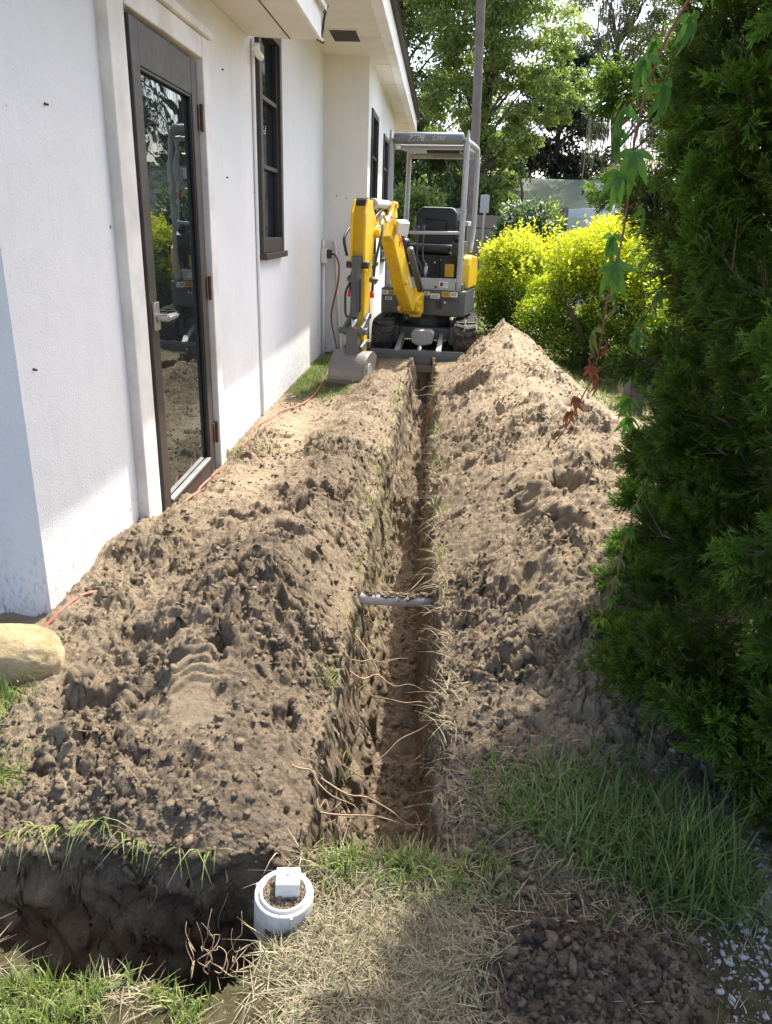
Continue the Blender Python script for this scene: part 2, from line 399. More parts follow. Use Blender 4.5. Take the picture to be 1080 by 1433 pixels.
def seg(a, b, st): return list(np.linspace(a, b, max(2, int(round((b - a) / st)) + 1))[:-1])
rows = np.array([-300, -120, -50, -20, -8, -3, -1, -.2] + seg(.3, 1.0, .014) + seg(1.0, 1.23, .005) + seg(1.23, 1.42, .0022) + seg(1.42, 1.46, .005) + seg(1.46, 2.5, .0052) + seg(2.5, 3.5, .0075) + seg(3.5, 5, .011)
                + seg(5, 9.0, .018) + seg(9, 14, .12) + [14, 16, 19, 23, 28, 36, 48, 65, 90, 130, 200, 350, 700])
cols = np.array([-700, -250, -90, -40, -20, -10, -6, -4, -3, -2.5, -2.1] + seg(-1.8, -1.32, .03) + seg(-1.32, UL - .02, .0056) + seg(UL - .02, UL + .12, .0032)
                + seg(UL + .12, UR - .05, .008) + seg(UR - .05, UR + .02, .0028) + seg(UR + .02, .95, .0058) + seg(.95, 1.3, .012) + seg(1.3, 2.6, .03)
                + [2.6, 2.9, 3.3, 4, 5, 7, 10, 15, 25, 45, 90, 250, 700])
U, Yg = np.meshgrid(cols, rows)
xlg, xrg = xl_of(Yg), xr_of(Yg)
def u2x(u, xl, xr):
    x = np.where(u < UL, np.where(u < -1.1, u, -1.1 + (u + 1.1) / (UL + 1.1) * (xl + 1.1)),
        np.where(u < UR, xl + (u - UL) / (UR - UL) * (xr - xl), np.where(u < 1.0, xr + (u - UR) / (1.0 - UR) * (1.0 - xr), u)))
    return x
def x2u(x, xl, xr):
    return np.where(x < xl, np.where(x < -1.1, x, -1.1 + (x + 1.1) / (xl + 1.1) * (UL + 1.1)),
        np.where(x < xr, UL + (x - xl) / (xr - xl) * (UR - UL), np.where(x < 1.0, UR + (x - xr) / (1.0 - xr) * (1.0 - UR), x)))
Xg = u2x(U, xlg, xrg)
wob = (.028 + .05 * sstep(2.8, 4.5, Yg)) * fbm(Yg * 3.1, Yg * 0 + .5, octv=5, seed=3, gain=.6); wob2 = (.022 + .06 * sstep(2.8, 4.5, Yg)) * fbm(Yg * 3.7, Yg * 0 + 7.5, octv=5, seed=4, gain=.6)
inwin = sstep(.5, .9, Yg) * (1 - sstep(8.6, 9.6, Yg))
near = inwin * (np.abs(Xg) < 2.7)
dL, dR = xlg - Xg, Xg - xrg
zl = bil(LH, LY, LD, Yg, dL); zr = bil(RH, RY, RD, Yg, dR)
Z = np.where(dL > 0, zl, np.where(dR > 0, zr, .03)) * sstep(1.2, 1.45, Yg) * inwin
Z = Z * np.where(Xg < -1.33, 1 - sstep(-1.33, -2.0, Xg), 1)
lawnm = np.zeros_like(Z)
pile = sstep(.012, .06, Z)
# bare or grassy surfaces
bare = np.clip(pile + sstep(1.12, 1.3, Yg) * (1 - sstep(6.0, 6.6, Yg)) * (Xg < -.2) * (Xg > -1.35)
               + sstep(1.2, 1.5, Yg) * (1 - sstep(8.0, 8.6, Yg)) * (np.abs(Xg + .08) < .5), 0, 1)
lawn = (1 - bare) * sstep(-.15, .25, fbm(Xg * 4, Yg * 4, octv=4, seed=12) + .22)
# dark fresh crumbs thrown out at the near right
mound = np.exp(-(((Xg - .36) / .20) ** 2 + ((Yg - 1.10) / .13) ** 2)) * 1.15
Z += .065 * mound; bare = np.clip(bare + sstep(.2, .5, mound), 0, 1); lawn *= 1 - sstep(.2, .5, mound)
# dents: boot prints, slumps and machine marks
DENT = [(.62, 3.25, .10, .16, .085, .5), (.57, 2.88, .09, .14, .085, .6), (.43, 3.12, .05, .08, .06, .3), (.40, 2.52, .09, .06, .05, .9), (.26, 6.05, .20, .34, .15, .3),
        (.95, 4.6, .14, .22, .08, .5), (.30, 4.4, .06, .09, .05, .3), (.22, 4.0, .05, .07, .05, 0), (-.72, 3.02, .13, .05, .07, .2), (-.86, 3.05, .07, .05, .06, 0),
        (-.80, 2.05, .06, .05, .07, .2), (-.62, 2.42, .09, .045, .075, .5), (-.54, 2.62, .10, .04, .06, .4), (-.60, 1.98, .05, .04, .06, 0), (-.42, 2.2, .05, .06, .06, 0),
        (-.92, 1.80, .10, .05, .06, .4), (-.66, 2.22, .07, .05, .06, .9), (-.36, 1.75, .035, .07, .05, 0), (-.62, 5.0, .06, .05, .05, 0), (-.50, 4.3, .05, .04, .04, 0)]
rng = np.random.default_rng(11)
for k in range(150):
    sx = -1 if rng.random() < .55 else 1
    y = 1.5 + 5.8 * rng.random() ** 1.3
    x = (xl_of(y) - .08 - .75 * rng.random()) if sx < 0 else (xr_of(y) + .10 + .85 * rng.random())
    r = .018 + .05 * rng.random() ** 2
    DENT.append((x, y, r, r * (.6 + .9 * rng.random()), .45 * r + .012, rng.random() * 3))
for (x, y, a, b, d, t) in DENT:
    q = 3 * max(a, b); i0, i1 = np.searchsorted(rows, [y - q, y + q])
    if i1 <= i0: continue
    S = (slice(i0, i1), slice(None))
    ex, ey = Xg[S] - x, Yg[S] - y
    uu, vv = (ex * math.cos(t) + ey * math.sin(t)) / a, (-ex * math.sin(t) + ey * math.cos(t)) / b
    rr = np.sqrt(uu ** 2 + vv ** 2) * (1 + .35 * vnoise(Xg[S] * 22, Yg[S] * 22, seed=5))
    # steep far side, ramped near side, and a pushed-up lip
    lip = np.exp(-((rr - 1.15) / .25) ** 2) * .22
    Z[S] += d * (lip - (1 - sstep(.55, 1.0, rr)) * (.75 + .25 * vv.clip(-1, 1)))
# relief of loose sandy soil
rough = near * (.40 + .60 * np.clip(bare, 0, 1))
path = np.exp(-(((dL - .62) / .12) ** 2)) * (dL > 0) * sstep(3.2, 3.6, Yg) * (1 - sstep(5.4, 6, Yg)) * .75
tread = np.exp(-((((Xg + .64) * .9 + (Yg - 1.82) * .35) / .085) ** 4 + (((Yg - 1.82) * .94 - (Xg + .64) * .3) / .23) ** 4))
slick = np.clip(path + tread, 0, 1)
def billow(x, y, octv, seed, gain=.58):
    a, t, r = 1.0, 0.0, 0
    for o in range(octv):
        k = 2.1 ** o; r = r + a * (2 * np.abs(vnoise(x * k + 3.1 * o, y * k - 7.7 * o, seed=seed + o)) - .55); t += a; a *= gain
    return r / t
wx, wy = Xg + .030 * fbm(Xg * 14, Yg * 14, octv=3, seed=171, gain=.6), Yg + .030 * fbm(Xg * 14, Yg * 14, octv=3, seed=172, gain=.6)
w2x, w2y = Xg + .012 * fbm(Xg * 45, Yg * 45, octv=2, seed=173), Yg + .012 * fbm(Xg * 45, Yg * 45, octv=2, seed=174)
clodm = sstep(-.10, .22, fbm(Xg * 2.3, Yg * 2.3, octv=3, seed=77))
def facets(x, y, size, seed):
    """broken clods: tilted flat-topped cells and the cracks between them"""
    gx, gy = np.floor(x / size), np.floor(y / size); zz = np.zeros_like(x)
    f1 = np.full(x.shape, 9.); f2 = np.full(x.shape, 9.); h = np.zeros_like(x)
    for dx in (-1, 0, 1):
        for dy in (-1, 0, 1):
            cx, cy = gx + dx, gy + dy
            ex = x / size - (cx + _hash(cx, cy, zz, seed)); ey = y / size - (cy + _hash(cx, cy, zz, seed + 1))
            d = np.sqrt(ex * ex + ey * ey); n1 = d < f1
            hh = (_hash(cx, cy, zz, seed + 2) - .35) + 1.1 * (ex * (_hash(cx, cy, zz, seed + 3) - .5) + ey * (_hash(cx, cy, zz, seed + 4) - .5)) * 2
            f2 = np.where(n1, f1, np.minimum(f2, d)); h = np.where(n1, hh, h); f1 = np.where(n1, d, f1)
    e = sstep(0, .28, f2 - f1)
    return size * (h * (.35 + .65 * e) - .35 * (1 - e))
amp = rough * (1 - .95 * slick)
lump = np.clip(sstep(-.25, .25, fbm(Xg * 5.2, Yg * 5.2, octv=3, seed=78)) * (.25 + .75 * clodm), 0, 1)
Z += rough * (1 - .8 * slick) * (.034 * fbm(Xg * 4.2, Yg * 4.2, octv=2, seed=21) * pile)
Z += amp * (.45 + .55 * clodm) * (np.where(dR > 0, .034, .058) * billow(wx * 5.5, wy * 5.5, 6, 141, .60) * (.25 + .75 * pile))
Z += amp * (.50 * lump * facets(wx, wy, .085, 51) * pile + (.10 + .42 * lump) * facets(w2x, w2y, .038, 61) + (.28 + .34 * clodm) * facets(w2x, w2y, .019, 71) + .30 * facets(Xg, Yg, .010, 74) * (Yg < 2.8))
Z += amp * (.0045 * fbm(Xg * 85, Yg * 85, octv=2, seed=91, gain=.7) + .010 * fbm(Xg * 30, Yg * 30, octv=3, seed=92, gain=.7))
Z += tread * near * .008 * np.sign(np.sin(((Yg - 1.82) * .94 - (Xg + .64) * .3 + .6 * np.abs((Xg + .64) * .9 + (Yg - 1.82) * .35)) * 2 * math.pi / .042)) * sstep(-.3, .4, fbm(Xg * 8, Yg * 8, octv=2, seed=6) + .2)
# the trench
Dp = np.interp(Yg, [1.3, 1.5, 4.0, 4.7, 5.3, 6.2, 7.0, 8.0, 8.9], [.52, .58, .56, .46, .42, .42, .48, .48, .4])
un = (Xg - (xlg + wob)) / .125
fl = .62 * sstep(0, .42, un) + .38 * sstep(.30, 1.0, un + .25 * fbm(Yg * 9, Yg * 0 + 3, octv=3, seed=8))
fr = 1 - sstep(-.050, .008, Xg - (xrg + wob2))
fy = sstep(1.36, 1.42, Yg + .25 * wob) * (1 - sstep(8.45, 8.9, Yg))
tr = fl * fr * fy
floor = -Dp + (1 + 1.6 * sstep(3.8, 4.8, Yg)) * (.035 * fbm(Xg * 8, Yg * 5, octv=4, seed=14) + .35 * facets(wx, wy, .05, 15) + .3 * facets(w2x, w2y, .022, 16)) \
        + .16 * np.exp(-((Yg - 4.75) / .22) ** 2) + .14 * np.exp(-((Yg - 6.3) / .3) ** 2)
Z = Z * (1 - tr) + floor * tr
# the pit round the cleanout
bY = np.interp(Xg, [-2.4, -1.2, -.96, -.8, -.61, -.44, -.34], [1.42, 1.36, 1.345, 1.375, 1.335, 1.325, 1.34]) + .045 * fbm(Xg * 7, Xg * 0 + 2, octv=4, seed=19)
fY = np.interp(Xg, [-2.4, -1.2, -.8, -.71, -.52, -.386, -.30], [1.07, 1.07, 1.06, 1.01, 1.03, .99, 1.09]) + .018 * fbm(Xg * 11, Xg * 0 + 5, octv=4, seed=20)
pit = (1 - sstep(-.095, .0, Yg - bY)) ** .8 * sstep(0, .03, Yg - fY) * (1 - sstep(-.335, -.285, Xg)) * sstep(-1.62, -1.5, Xg)
pfl = -.62 + .05 * fbm(Xg * 7, Yg * 7, octv=4, seed=23)
Z = Z * (1 - pit) + pfl * pit
lawn *= (1 - tr) * (1 - pit)
# soil tone: dark topsoil clods against pale sand, pit and trench set darker
tone = .03 + .20 * fbm(Xg * 1.7, Yg * 1.7, octv=4, seed=33)
tone += np.where(dL > 0, .17 * np.exp(-((dL - .25) / .25) ** 2) - .03 - .16 * slick - .06 * sstep(.6, .9, dL), 0)
tone += np.where(dR > 0, .16 * np.exp(-(dR / .24) ** 2) - .17 * sstep(.2, .6, dR), 0)
tone += .28 * sstep(.25, .7, mound) + .08 * pit + .08 * tr
GX, GY, GZ = Xg, Yg, Z
# push steep faces around sideways so that they break up into layers and crumbs
nx = np.gradient(Z, axis=1) / np.maximum(1e-6, np.gradient(Xg, axis=1)); ny = np.gradient(Z, axis=0) / np.gradient(rows)[:, None]
steep = sstep(1.2, 4.0, np.hypot(nx, ny)) * near
jx = (.034 * fbm(Yg * 16, Z * 22, Xg * 3, octv=4, seed=101, gain=.6) + .010 * vnoise(Yg * 60, Z * 7, seed=102)) * steep
jy = .045 * fbm(Xg * 15, Z * 15, Yg * 3, octv=4, seed=103, gain=.6) * steep
P = np.stack([Xg + jx * np.sign(nx) * -1, Yg + jy, Z], -1).reshape(-1, 3)
nr, nc = Xg.shape
idx = np.arange(nr * nc).reshape(nr, nc)
Fq = np.stack([idx[:-1, :-1], idx[:-1, 1:], idx[1:, 1:], idx[1:, :-1]], -1).reshape(-1, 4)
gme = npmesh('ground', P, Fq, {'tone': tone.ravel(), 'lawn': np.clip(lawn, 0, 1).ravel()})
ground = link('ground', gme, M_soil, smooth=True); tag(ground, 'sandy yard dug open by a long narrow trench between spoil banks', 'ground', kind='structure')

def H(x, y):
    x = np.atleast_1d(np.asarray(x, float)); y = np.atleast_1d(np.asarray(y, float))
    u = x2u(x, xl_of(y), xr_of(y))
    i = np.clip(np.searchsorted(rows, y) - 1, 0, nr - 2); j = np.clip(np.searchsorted(cols, u) - 1, 0, nc - 2)
    a = np.clip((y - rows[i]) / (rows[i + 1] - rows[i]), 0, 1); b = np.clip((u - cols[j]) / (cols[j + 1] - cols[j]), 0, 1)
    return GZ[i, j] * (1 - a) * (1 - b) + GZ[i + 1, j] * a * (1 - b) + GZ[i, j + 1] * (1 - a) * b + GZ[i + 1, j + 1] * a * b
def h1(x, y): return float(H(x, y)[0])

# ------------------------------------------------------------------ the house
WX = -1.27           # main wall plane
house = thing('house', 'white stucco house with deep eaves along the left of the trench', 'house', (-1.27, 2.25, 0))
def wall(name, mat, y0, y1, z0, z1, x, openings, depth=.12):
    ys = sorted({y0, y1, *[o[0] for o in openings], *[o[1] for o in openings]}); zs = sorted({z0, z1, *[o[2] for o in openings], *[o[3] for o in openings]})
    m = MB()
    for a, b in zip(ys[:-1], ys[1:]):
        for c, d in zip(zs[:-1], zs[1:]):
            if any(o[0] <= a and b <= o[1] and o[2] <= c and d <= o[3] for o in openings): continue
            m.add([(x, a, c), (x, b, c), (x, b, d), (x, a, d)], [(0, 1, 2, 3)])
    for (a, b, c, d) in openings:
        q = x - depth
        m.add([(x, a, c), (x, a, d), (q, a, d), (q, a, c)], [(0, 1, 2, 3)]); m.add([(x, b, c), (x, b, d), (q, b, d), (q, b, c)], [(3, 2, 1, 0)])
        m.add([(x, a, c), (x, b, c), (q, b, c), (q, a, c)], [(3, 2, 1, 0)]); m.add([(x, a, d), (x, b, d), (q, b, d), (q, a, d)], [(0, 1, 2, 3)])
    me = bpy.data.meshes.new(name); off = ORG[house.name]
    me.from_pydata([p - off for p in m.v], [], m.f); me.update()
    return link(name, me, mat, house)
D0, D1, W0, W1 = 3.27, 4.20, 5.62, 6.38
ZS = 2.97
wall('wall', M_stucco, 2.25, 8.75, -.75, ZS, WX, [(D0 - .05, D1 + .05, -.02, 2.14), (W0, W1, 1.17, 2.66)])
BX = -.80
wall('wall', M_stucco2, 8.75, 13.4, -.5, ZS, BX, [(9.08, 9.92, .95, 2.56), (10.9, 11.75, .95, 2.50)])
off = Vector((0, 0, 0))
m = MB(); m.add([(WX, 8.75, -.5), (BX, 8.75, -.5), (BX, 8.75, ZS), (WX, 8.75, ZS)], [(0, 1, 2, 3)])
m.build('wall', M_stucco2, house)
m = MB(); m.add([(-9, 2.25, -.75), (WX, 2.25, -.75), (WX, 2.25, ZS), (-9, 2.25, ZS)], [(0, 1, 2, 3)]); m.build('wall', M_stucco, house)
m = MB(); m.add([(-9, 13.4, -.5), (BX, 13.4, -.5), (BX, 13.4, ZS), (-9, 13.4, ZS)], [(3, 2, 1, 0)]); m.build('wall', M_stucco2, house)
# soffit, fascia, roof
EX = -.515
mb = MB(); mb.bb((-1.6, 1.55, ZS), (EX - .02, 15.05, ZS + .03)); sof = mb.build('soffit', M_soffit, house)
for yy in np.arange(3.0, 15.0, 1.22): MB().bb((-1.27, yy, ZS - .004), (EX - .11, yy + .012, ZS + .002)).build('soffit_batten', M_soffit, house)
mb = MB(); mb.bb((EX - .02, 1.55, ZS - .035), (EX, 15.07, ZS + .16)); mb.bb((EX - .10, 1.56, ZS - .022), (EX - .0205, 15.05, ZS - .001)); mb.bb((-1.6, 15.05, ZS - .03), (EX - .0205, 15.07, ZS + .16))
mb.build('fascia', M_white, house, bevel=.004)
mb = MB(); mb.add([(EX + .05, 1.5, ZS + .175), (EX + .05, 15.12, ZS + .175), (-5.5, 15.12, ZS + 1.75), (-5.5, 1.5, ZS + 1.75),
                   (EX + .05, 1.5, ZS + .16), (EX + .05, 15.12, ZS + .16), (-5.5, 15.12, ZS + 1.6), (-5.5, 1.5, ZS + 1.6)],
                  [(0, 1, 2, 3), (7, 6, 5, 4), (0, 4, 5, 1), (1, 5, 6, 2), (2, 6, 7, 3), (3, 7, 4, 0)])
roof = mb.build('roof', M_shingle, house)
sh = MB(); sl_ = (ZS + 1.75 - ZS - .175) / (5.5 + EX + .05)
sh.add([(0, 0, .004), (0, .245, .004), (-.32, .245, .004 + .32 * .30), (-.32, 0, .004 + .32 * .30), (.012, 0, -.008), (.012, .245, -.008), (-.32, .245, -.008 + .32 * .30), (-.32, 0, -.008 + .32 * .30)],
       [(0, 1, 2, 3), (7, 6, 5, 4), (0, 4, 5, 1), (1, 5, 6, 2), (2, 6, 7, 3), (3, 7, 4, 0)])
shme = sh.build('shingle', M_shingle, roof); proto = shme
for r in range(2):
    for k in range(54):
        o = proto if (r == 0 and k == 0) else proto.copy()
        if o is not proto: COL.objects.link(o); o.parent = roof
        dx = -.16 * r
        o.location = Vector((EX + .056 + dx, 1.5 + .25 * k + .12 * r, ZS + .186 - dx * .30 + .006 * r + RNG.normal() * .002)) - ORG[house.name]
        o.rotation_euler = (RNG.normal() * .012, RNG.normal() * .01, 0)
        if proto is o: sh_first = o
# (the prototype was built at the origin, its mesh is relative to the house base)
for v in proto.data.vertices: v.co += ORG[house.name]
# soffit vent
mb = MB(); mb.bb((-1.065, 7.60, ZS - .006), (-.825, 8.05, ZS + .001)); vent = mb.build('soffit_vent', M_vent, house)
mb = MB()
for a, b in (((-1.08, 7.585), (-.81, 7.60)), ((-1.08, 8.05), (-.81, 8.065)), ((-1.08, 7.60), (-1.065, 8.05)), ((-.825, 7.60), (-.81, 8.05))): mb.bb((*a, ZS - .010), (*b, ZS + .001))
mb.build('vent_frame', M_soffit, vent)
# flat door canopy with a white metal edge channel
mb = MB()
pr = [(-1.268, 2.47), (-1.15, 2.463), (-1.0, 2.458), (-.815, 2.46), (-.815, 2.63), (-1.268, 2.66)]
mb.extr(pr, (0, 0, 0), (1, 0, 0), (0, 0, 1), 2.3, 5.42, (0, 1, 0)); can = mb.build('door_canopy', M_soffit, house)
mb = MB(); mb.bb((-.815, 2.28, 2.452), (-.806, 5.44, 2.645)); mb.bb((-.806, 2.28, 2.452), (-.795, 5.44, 2.462)); mb.bb((-.806, 2.28, 2.633), (-.770, 5.44, 2.645)); mb.bb((-.776, 2.28, 2.615), (-.770, 5.44, 2.633))
mb.build('edge_channel', M_white, can, bevel=.002)
mb = MB(); mb.tube(smoothpath([(-.812, 5.45, 2.465), (-.80, 5.46, 2.52), (-.79, 5.452, 2.58), (-.775, 5.45, 2.63)], 4), .008, 6); mb.cyl((-.818, 5.40, 2.462), (-.80, 5.47, 2.458), .014, 8); mb.cyl((-.785, 5.40, 2.60), (-.765, 5.46, 2.648), .007, 6)
mb.build('end_bracket', M_black, can)
mb = MB(); mb.bb((-1.0, 2.3, 2.4545), (-.994, 5.41, 2.4585)); mb.build('seam', M_vent, can)
# door
mb = MB(); mb.bb((WX - .02, 3.085, -.1), (WX + .045, 3.245, 2.235)); mb.bb((WX - .02, 4.225, -.1), (WX + .055, 4.335, 2.235)); mb.bb((WX - .02, 3.2455, 2.135), (WX + .053, 4.2245, 2.233))
mb.bb((WX - .02, 3.06, 2.2355), (WX + .075, 4.36, 2.275))
mb.build('door_casing', M_casing, house, bevel=.006)
door = None
mb = MB(); x0, x1 = WX - .015, WX + .028
mb.bb((x0, D0, .0), (x1, D0 + .095, 2.115)); mb.bb((x0, D1 - .105, .0), (x1, D1, 2.115)); mb.bb((x0, D0 + .0955, 1.955), (x1 - .001, D1 - .1055, 2.114)); mb.bb((x0, D0 + .0955, -.16), (x1 - .001, D1 - .1055, .105))
door = mb.build('door', M_brown, house, bevel=.004)
mb = MB(); mb.bb((x0 + .012, D0 + .09, .09), (x0 + .018, D1 - .10, 1.96)); mb.build('pane', M_glass, door)
mb = MB(); gy0, gy1 = D0 + .0955, D1 - .1055
mb.bb((x0 + .02, gy0, .105), (x1 - .006, gy0 + .012, 1.955)); mb.bb((x0 + .02, gy1 - .012, .105), (x1 - .006, gy1, 1.955)); mb.bb((x0 + .02, gy0 + .0125, 1.943), (x1 - .006, gy1 - .0125, 1.955))
mb.build('glazing_bead', M_black, door, bevel=.002)
mb = MB(); mb.bb((x0 + .02, gy0 + .0125, .104), (x1 + .006, gy1 - .0125, .122)); mb.build('sill_bead', M_steel, door, bevel=.003)
mb = MB(); mb.bb((x1 - .001, D0 + .02, .93), (x1 + .012, D0 + .085, 1.05)); mb.cyl((x1 + .01, D0 + .052, .985), (x1 + .062, D0 + .052, .985), .017, 14); mb.tube([(x1 + .055, D0 + .045, .985), (x1 + .058, D0 + .10, .987), (x1 + .052, D0 + .185, .983)], [.016, .015, .012], 10)
mb.build('handle', M_steel, door, bevel=.003)
for hz in (1.868, 1.043, .24):
    mb = MB(); mb.bb((x1 - .002, D1 - .028, hz - .055), (x1 + .007, D1 + .012, hz + .055)); mb.cyl((x1 + .013, D1 + .004, hz - .062), (x1 + .013, D1 + .004, hz + .062), .009, 10)
    mb.build('hinge', M_rust, door)
hp = Vector((x1, D1, 0)) - ORG[house.name]; door.rotation_euler.z = math.radians(1.4); door.location = hp - Matrix.Rotation(math.radians(1.4), 3, 'Z') @ hp   # left slightly open
# windows
def window(y0, y1, z0, z1, x, bars, fmat, gm, fw=.07, proud=.03, sill=True):
    mb = MB(); a, b = x - .06, x + proud
    mb.bb((a, y0, z0), (b, y0 + fw, z1)); mb.bb((a, y1 - fw, z0), (b, y1, z1)); mb.bb((a, y0 + fw + .0005, z1 - fw), (b - .001, y1 - fw - .0005, z1)); mb.bb((a, y0 + fw + .0005, z0), (b - .001, y1 - fw - .0005, z0 + fw + .03))
    w = mb.build('window', fmat, house, bevel=.004)
    mb = MB(); mb.bb((x - .035, y0 + fw - .01, z0 + fw), (x - .028, y1 - fw + .01, z1 - fw + .01)); mb.build('pane', gm, w)
    mb = MB()
    ys, ye, zs, ze = y0 + fw + .001, y1 - fw - .001, z0 + fw + .031, z1 - fw - .001
    mb.bb((x - .027, ys, zs), (x + .006, ys + .03, ze)); mb.bb((x - .027, ye - .03, zs), (x + .006, ye, ze)); mb.build('sash', M_black if fmat is M_brown else fmat, w, bevel=.002)
    for z in bars:
        q = MB(); q.bb((x - .0275, ys + .0305, z - .014), (x + .004, ye - .0305, z + .014)); q.build('muntin', fmat, w, bevel=.002)
    if sill:
        q = MB(); q.bb((x + .001, y0 - .015, z0 - .045), (x + .055, y1 + .015, z0 - .001)); q.build('sill', fmat, w, bevel=.004)
    return w
window(W0, W1, 1.175, 2.655, WX, (2.19, 1.75), M_brown, M_glass2)
window(9.08, 9.92, .955, 2.555, BX, (2.1, 1.6), M_black, M_glass2, .06, .02)
window(10.9, 11.75, .955, 2.495, BX, (2.1, 1.6), M_black, M_glass2, .06, .02)
# conduits, outlet
mb = MB(); mb.tube(smoothpath([(WX + .012, 5.50, 2.47), (WX + .012, 5.505, 1.5), (WX + .012, 5.53, .6), (WX + .012, 5.56, -.1)], 5), .011, 8)
mb.build('conduit', M_white, house, smooth=True)
mb = MB(); mb.tube(smoothpath([(WX + .03, 5.44, 2.42), (WX + .06, 5.47, 2.38), (WX + .06, 5.53, 2.375), (WX + .03, 5.57, 2.40), (WX + .02, 5.58, 2.46)], 5), .020, 10); mb.build('pipe_bend', M_white, house, smooth=True)
mb = MB(); mb.cyl((WX + .022, 8.60, -.2), (WX + .022, 8.60, 1.0), .020, 10); mb.cyl((WX + .022, 8.60, 1.12), (WX + .022, 8.60, 1.22), .018, 10); mb.build('conduit', M_soffit, house, smooth=True)
mb = MB(); mb.tube(smoothpath([(WX + .10, 8.725, 1.22), (WX + .14, 8.725, 1.14), (WX + .17, 8.725, .6), (WX + .215, 8.725, .0)], 5), .016, 8); mb.build('conduit', M_soffit, house, smooth=True)
mb = MB(); mb.bb((WX + .005, 8.54, .98), (WX + .065, 8.66, 1.13)); ob = mb.build('outlet_box', M_soffit, house, bevel=.006)
mb = MB(); mb.bb((WX + .066, 8.555, 1.03), (WX + .115, 8.645, 1.12)); mb.build('outlet_cover', M_black, ob, bevel=.008)
for k, (y, z) in enumerate([(4.79, 1.626), (4.78, 2.18), (2.62, 1.72), (2.34, .93)]):
    q = MB(); q.cyl((WX - .002, y, z), (WX + .012, y + .004, z - .003), .005, 7, .003); q.build('wall_peg', M_black, house)

# ------------------------------------------------------------------ mini excavator
EO = Vector((-.09, 9.62, .0))
exc = thing('mini_excavator', 'yellow and grey mini excavator with open canopy straddling the trench', 'excavator', EO)
yaw = math.radians(-10.8); cy, sy = math.cos(yaw), math.sin(yaw)
def up(p): return Vector((EO.x + p[0] * cy - p[1] * sy, EO.y + p[0] * sy + p[1] * cy, EO.z + p[2]))
yu = math.radians(-3.0); cu, su = math.cos(yu), math.sin(yu)
def un_(p): return Vector((EO.x + p[0] * cu - p[1] * su, EO.y + p[0] * su + p[1] * cu, EO.z + p[2]))
def part(m, name, mat, par=exc, f=up, bevel=.006, smooth=False):
    m.xf(f); return m.build(name, mat, par, bevel=bevel, smooth=smooth)
# undercarriage
part(MB().bb((-.34, -.48, .14), (.34, .48, .27)).cyl((0, 0, .25), (0, 0, .40), .27, 24), 'undercarriage_frame', M_grey, f=un_)
part(MB().bb((-.36, -.62, .10), (-.30, .6, .30)).bb((.30, -.62, .10), (.36, .6, .30)), 'track_frame', M_grey, f=un_)
for s in (-1, 1):
    xc_ = s * .475; w = .125; R_ = .165; zc = .185; L_ = .60; n = 14
    loop = [(-L_ + R_ * math.cos(a), zc + R_ * math.sin(a)) for a in np.linspace(math.pi / 2, 1.5 * math.pi, n)] + [(L_ + R_ * math.cos(a), zc + R_ * math.sin(a)) for a in np.linspace(-math.pi / 2, math.pi / 2, n)]
    inner = [(-L_ + (R_ - .035) * math.cos(a), zc + (R_ - .035) * math.sin(a)) for a in np.linspace(math.pi / 2, 1.5 * math.pi, n)] + [(L_ + (R_ - .035) * math.cos(a), zc + (R_ - .035) * math.sin(a)) for a in np.linspace(-math.pi / 2, math.pi / 2, n)]
    m = MB(); N = len(loop); vs = []
    for (a, b) in loop: vs += [(xc_ - w, a, b), (xc_ + w, a, b)]
    for (a, b) in inner: vs += [(xc_ - w, a, b), (xc_ + w, a, b)]
    fs = []
    for k in range(N):
        j = (k + 1) % N
        fs += [(2 * k, 2 * k + 1, 2 * j + 1, 2 * j), (2 * N + 2 * k, 2 * N + 2 * j, 2 * N + 2 * j + 1, 2 * N + 2 * k + 1), (2 * k, 2 * j, 2 * N + 2 * j, 2 * N + 2 * k), (2 * k + 1, 2 * N + 2 * k + 1, 2 * N + 2 * j + 1, 2 * j + 1)]
    m.add(vs, fs)
    trk = part(m, 'track', M_rubber, f=un_, bevel=0)
    per = 2 * math.pi * R_ + 4 * L_; nl = 34
    m = MB()
    for k in range(nl):
        t = per * k / nl
        if t < 2 * L_: a, b, an = L_ - t, zc + R_, 0
        elif t < 2 * L_ + math.pi * R_:
            q = math.pi / 2 + (t - 2 * L_) / R_; a, b, an = -L_ + R_ * math.cos(q), zc + R_ * math.sin(q), q - math.pi / 2
        elif t < 4 * L_ + math.pi * R_: a, b, an = -L_ + (t - 2 * L_ - math.pi * R_), zc - R_, math.pi
        else:
            q = -math.pi / 2 + (t - 4 * L_ - math.pi * R_) / R_; a, b, an = L_ + R_ * math.cos(q), zc + R_ * math.sin(q), q - math.pi / 2
        for c in (-1, 1):
            rot = Matrix.Rotation(an, 3, 'X') @ Matrix.Rotation(c * .35, 3, 'Z')
            st = .02 if (k + (c > 0)) % 2 else -.0
            m.box((xc_ + c * .064, a + st * math.cos(an), b + st * math.sin(an)), (.108, .040, .038), rot)
    part(m, 'track_lug', M_rubber, trk, un_, .004)
    m = MB()
    for yy, r in ((-L_, .125), (-.3, .085), (0, .085), (.3, .085), (L_, .125)): m.cyl((xc_ - .07, yy, zc if r > .1 else .12), (xc_ + .07, yy, zc if r > .1 else .12), r, 18)
    part(m, 'track_roller', M_grey, trk, un_, .004)
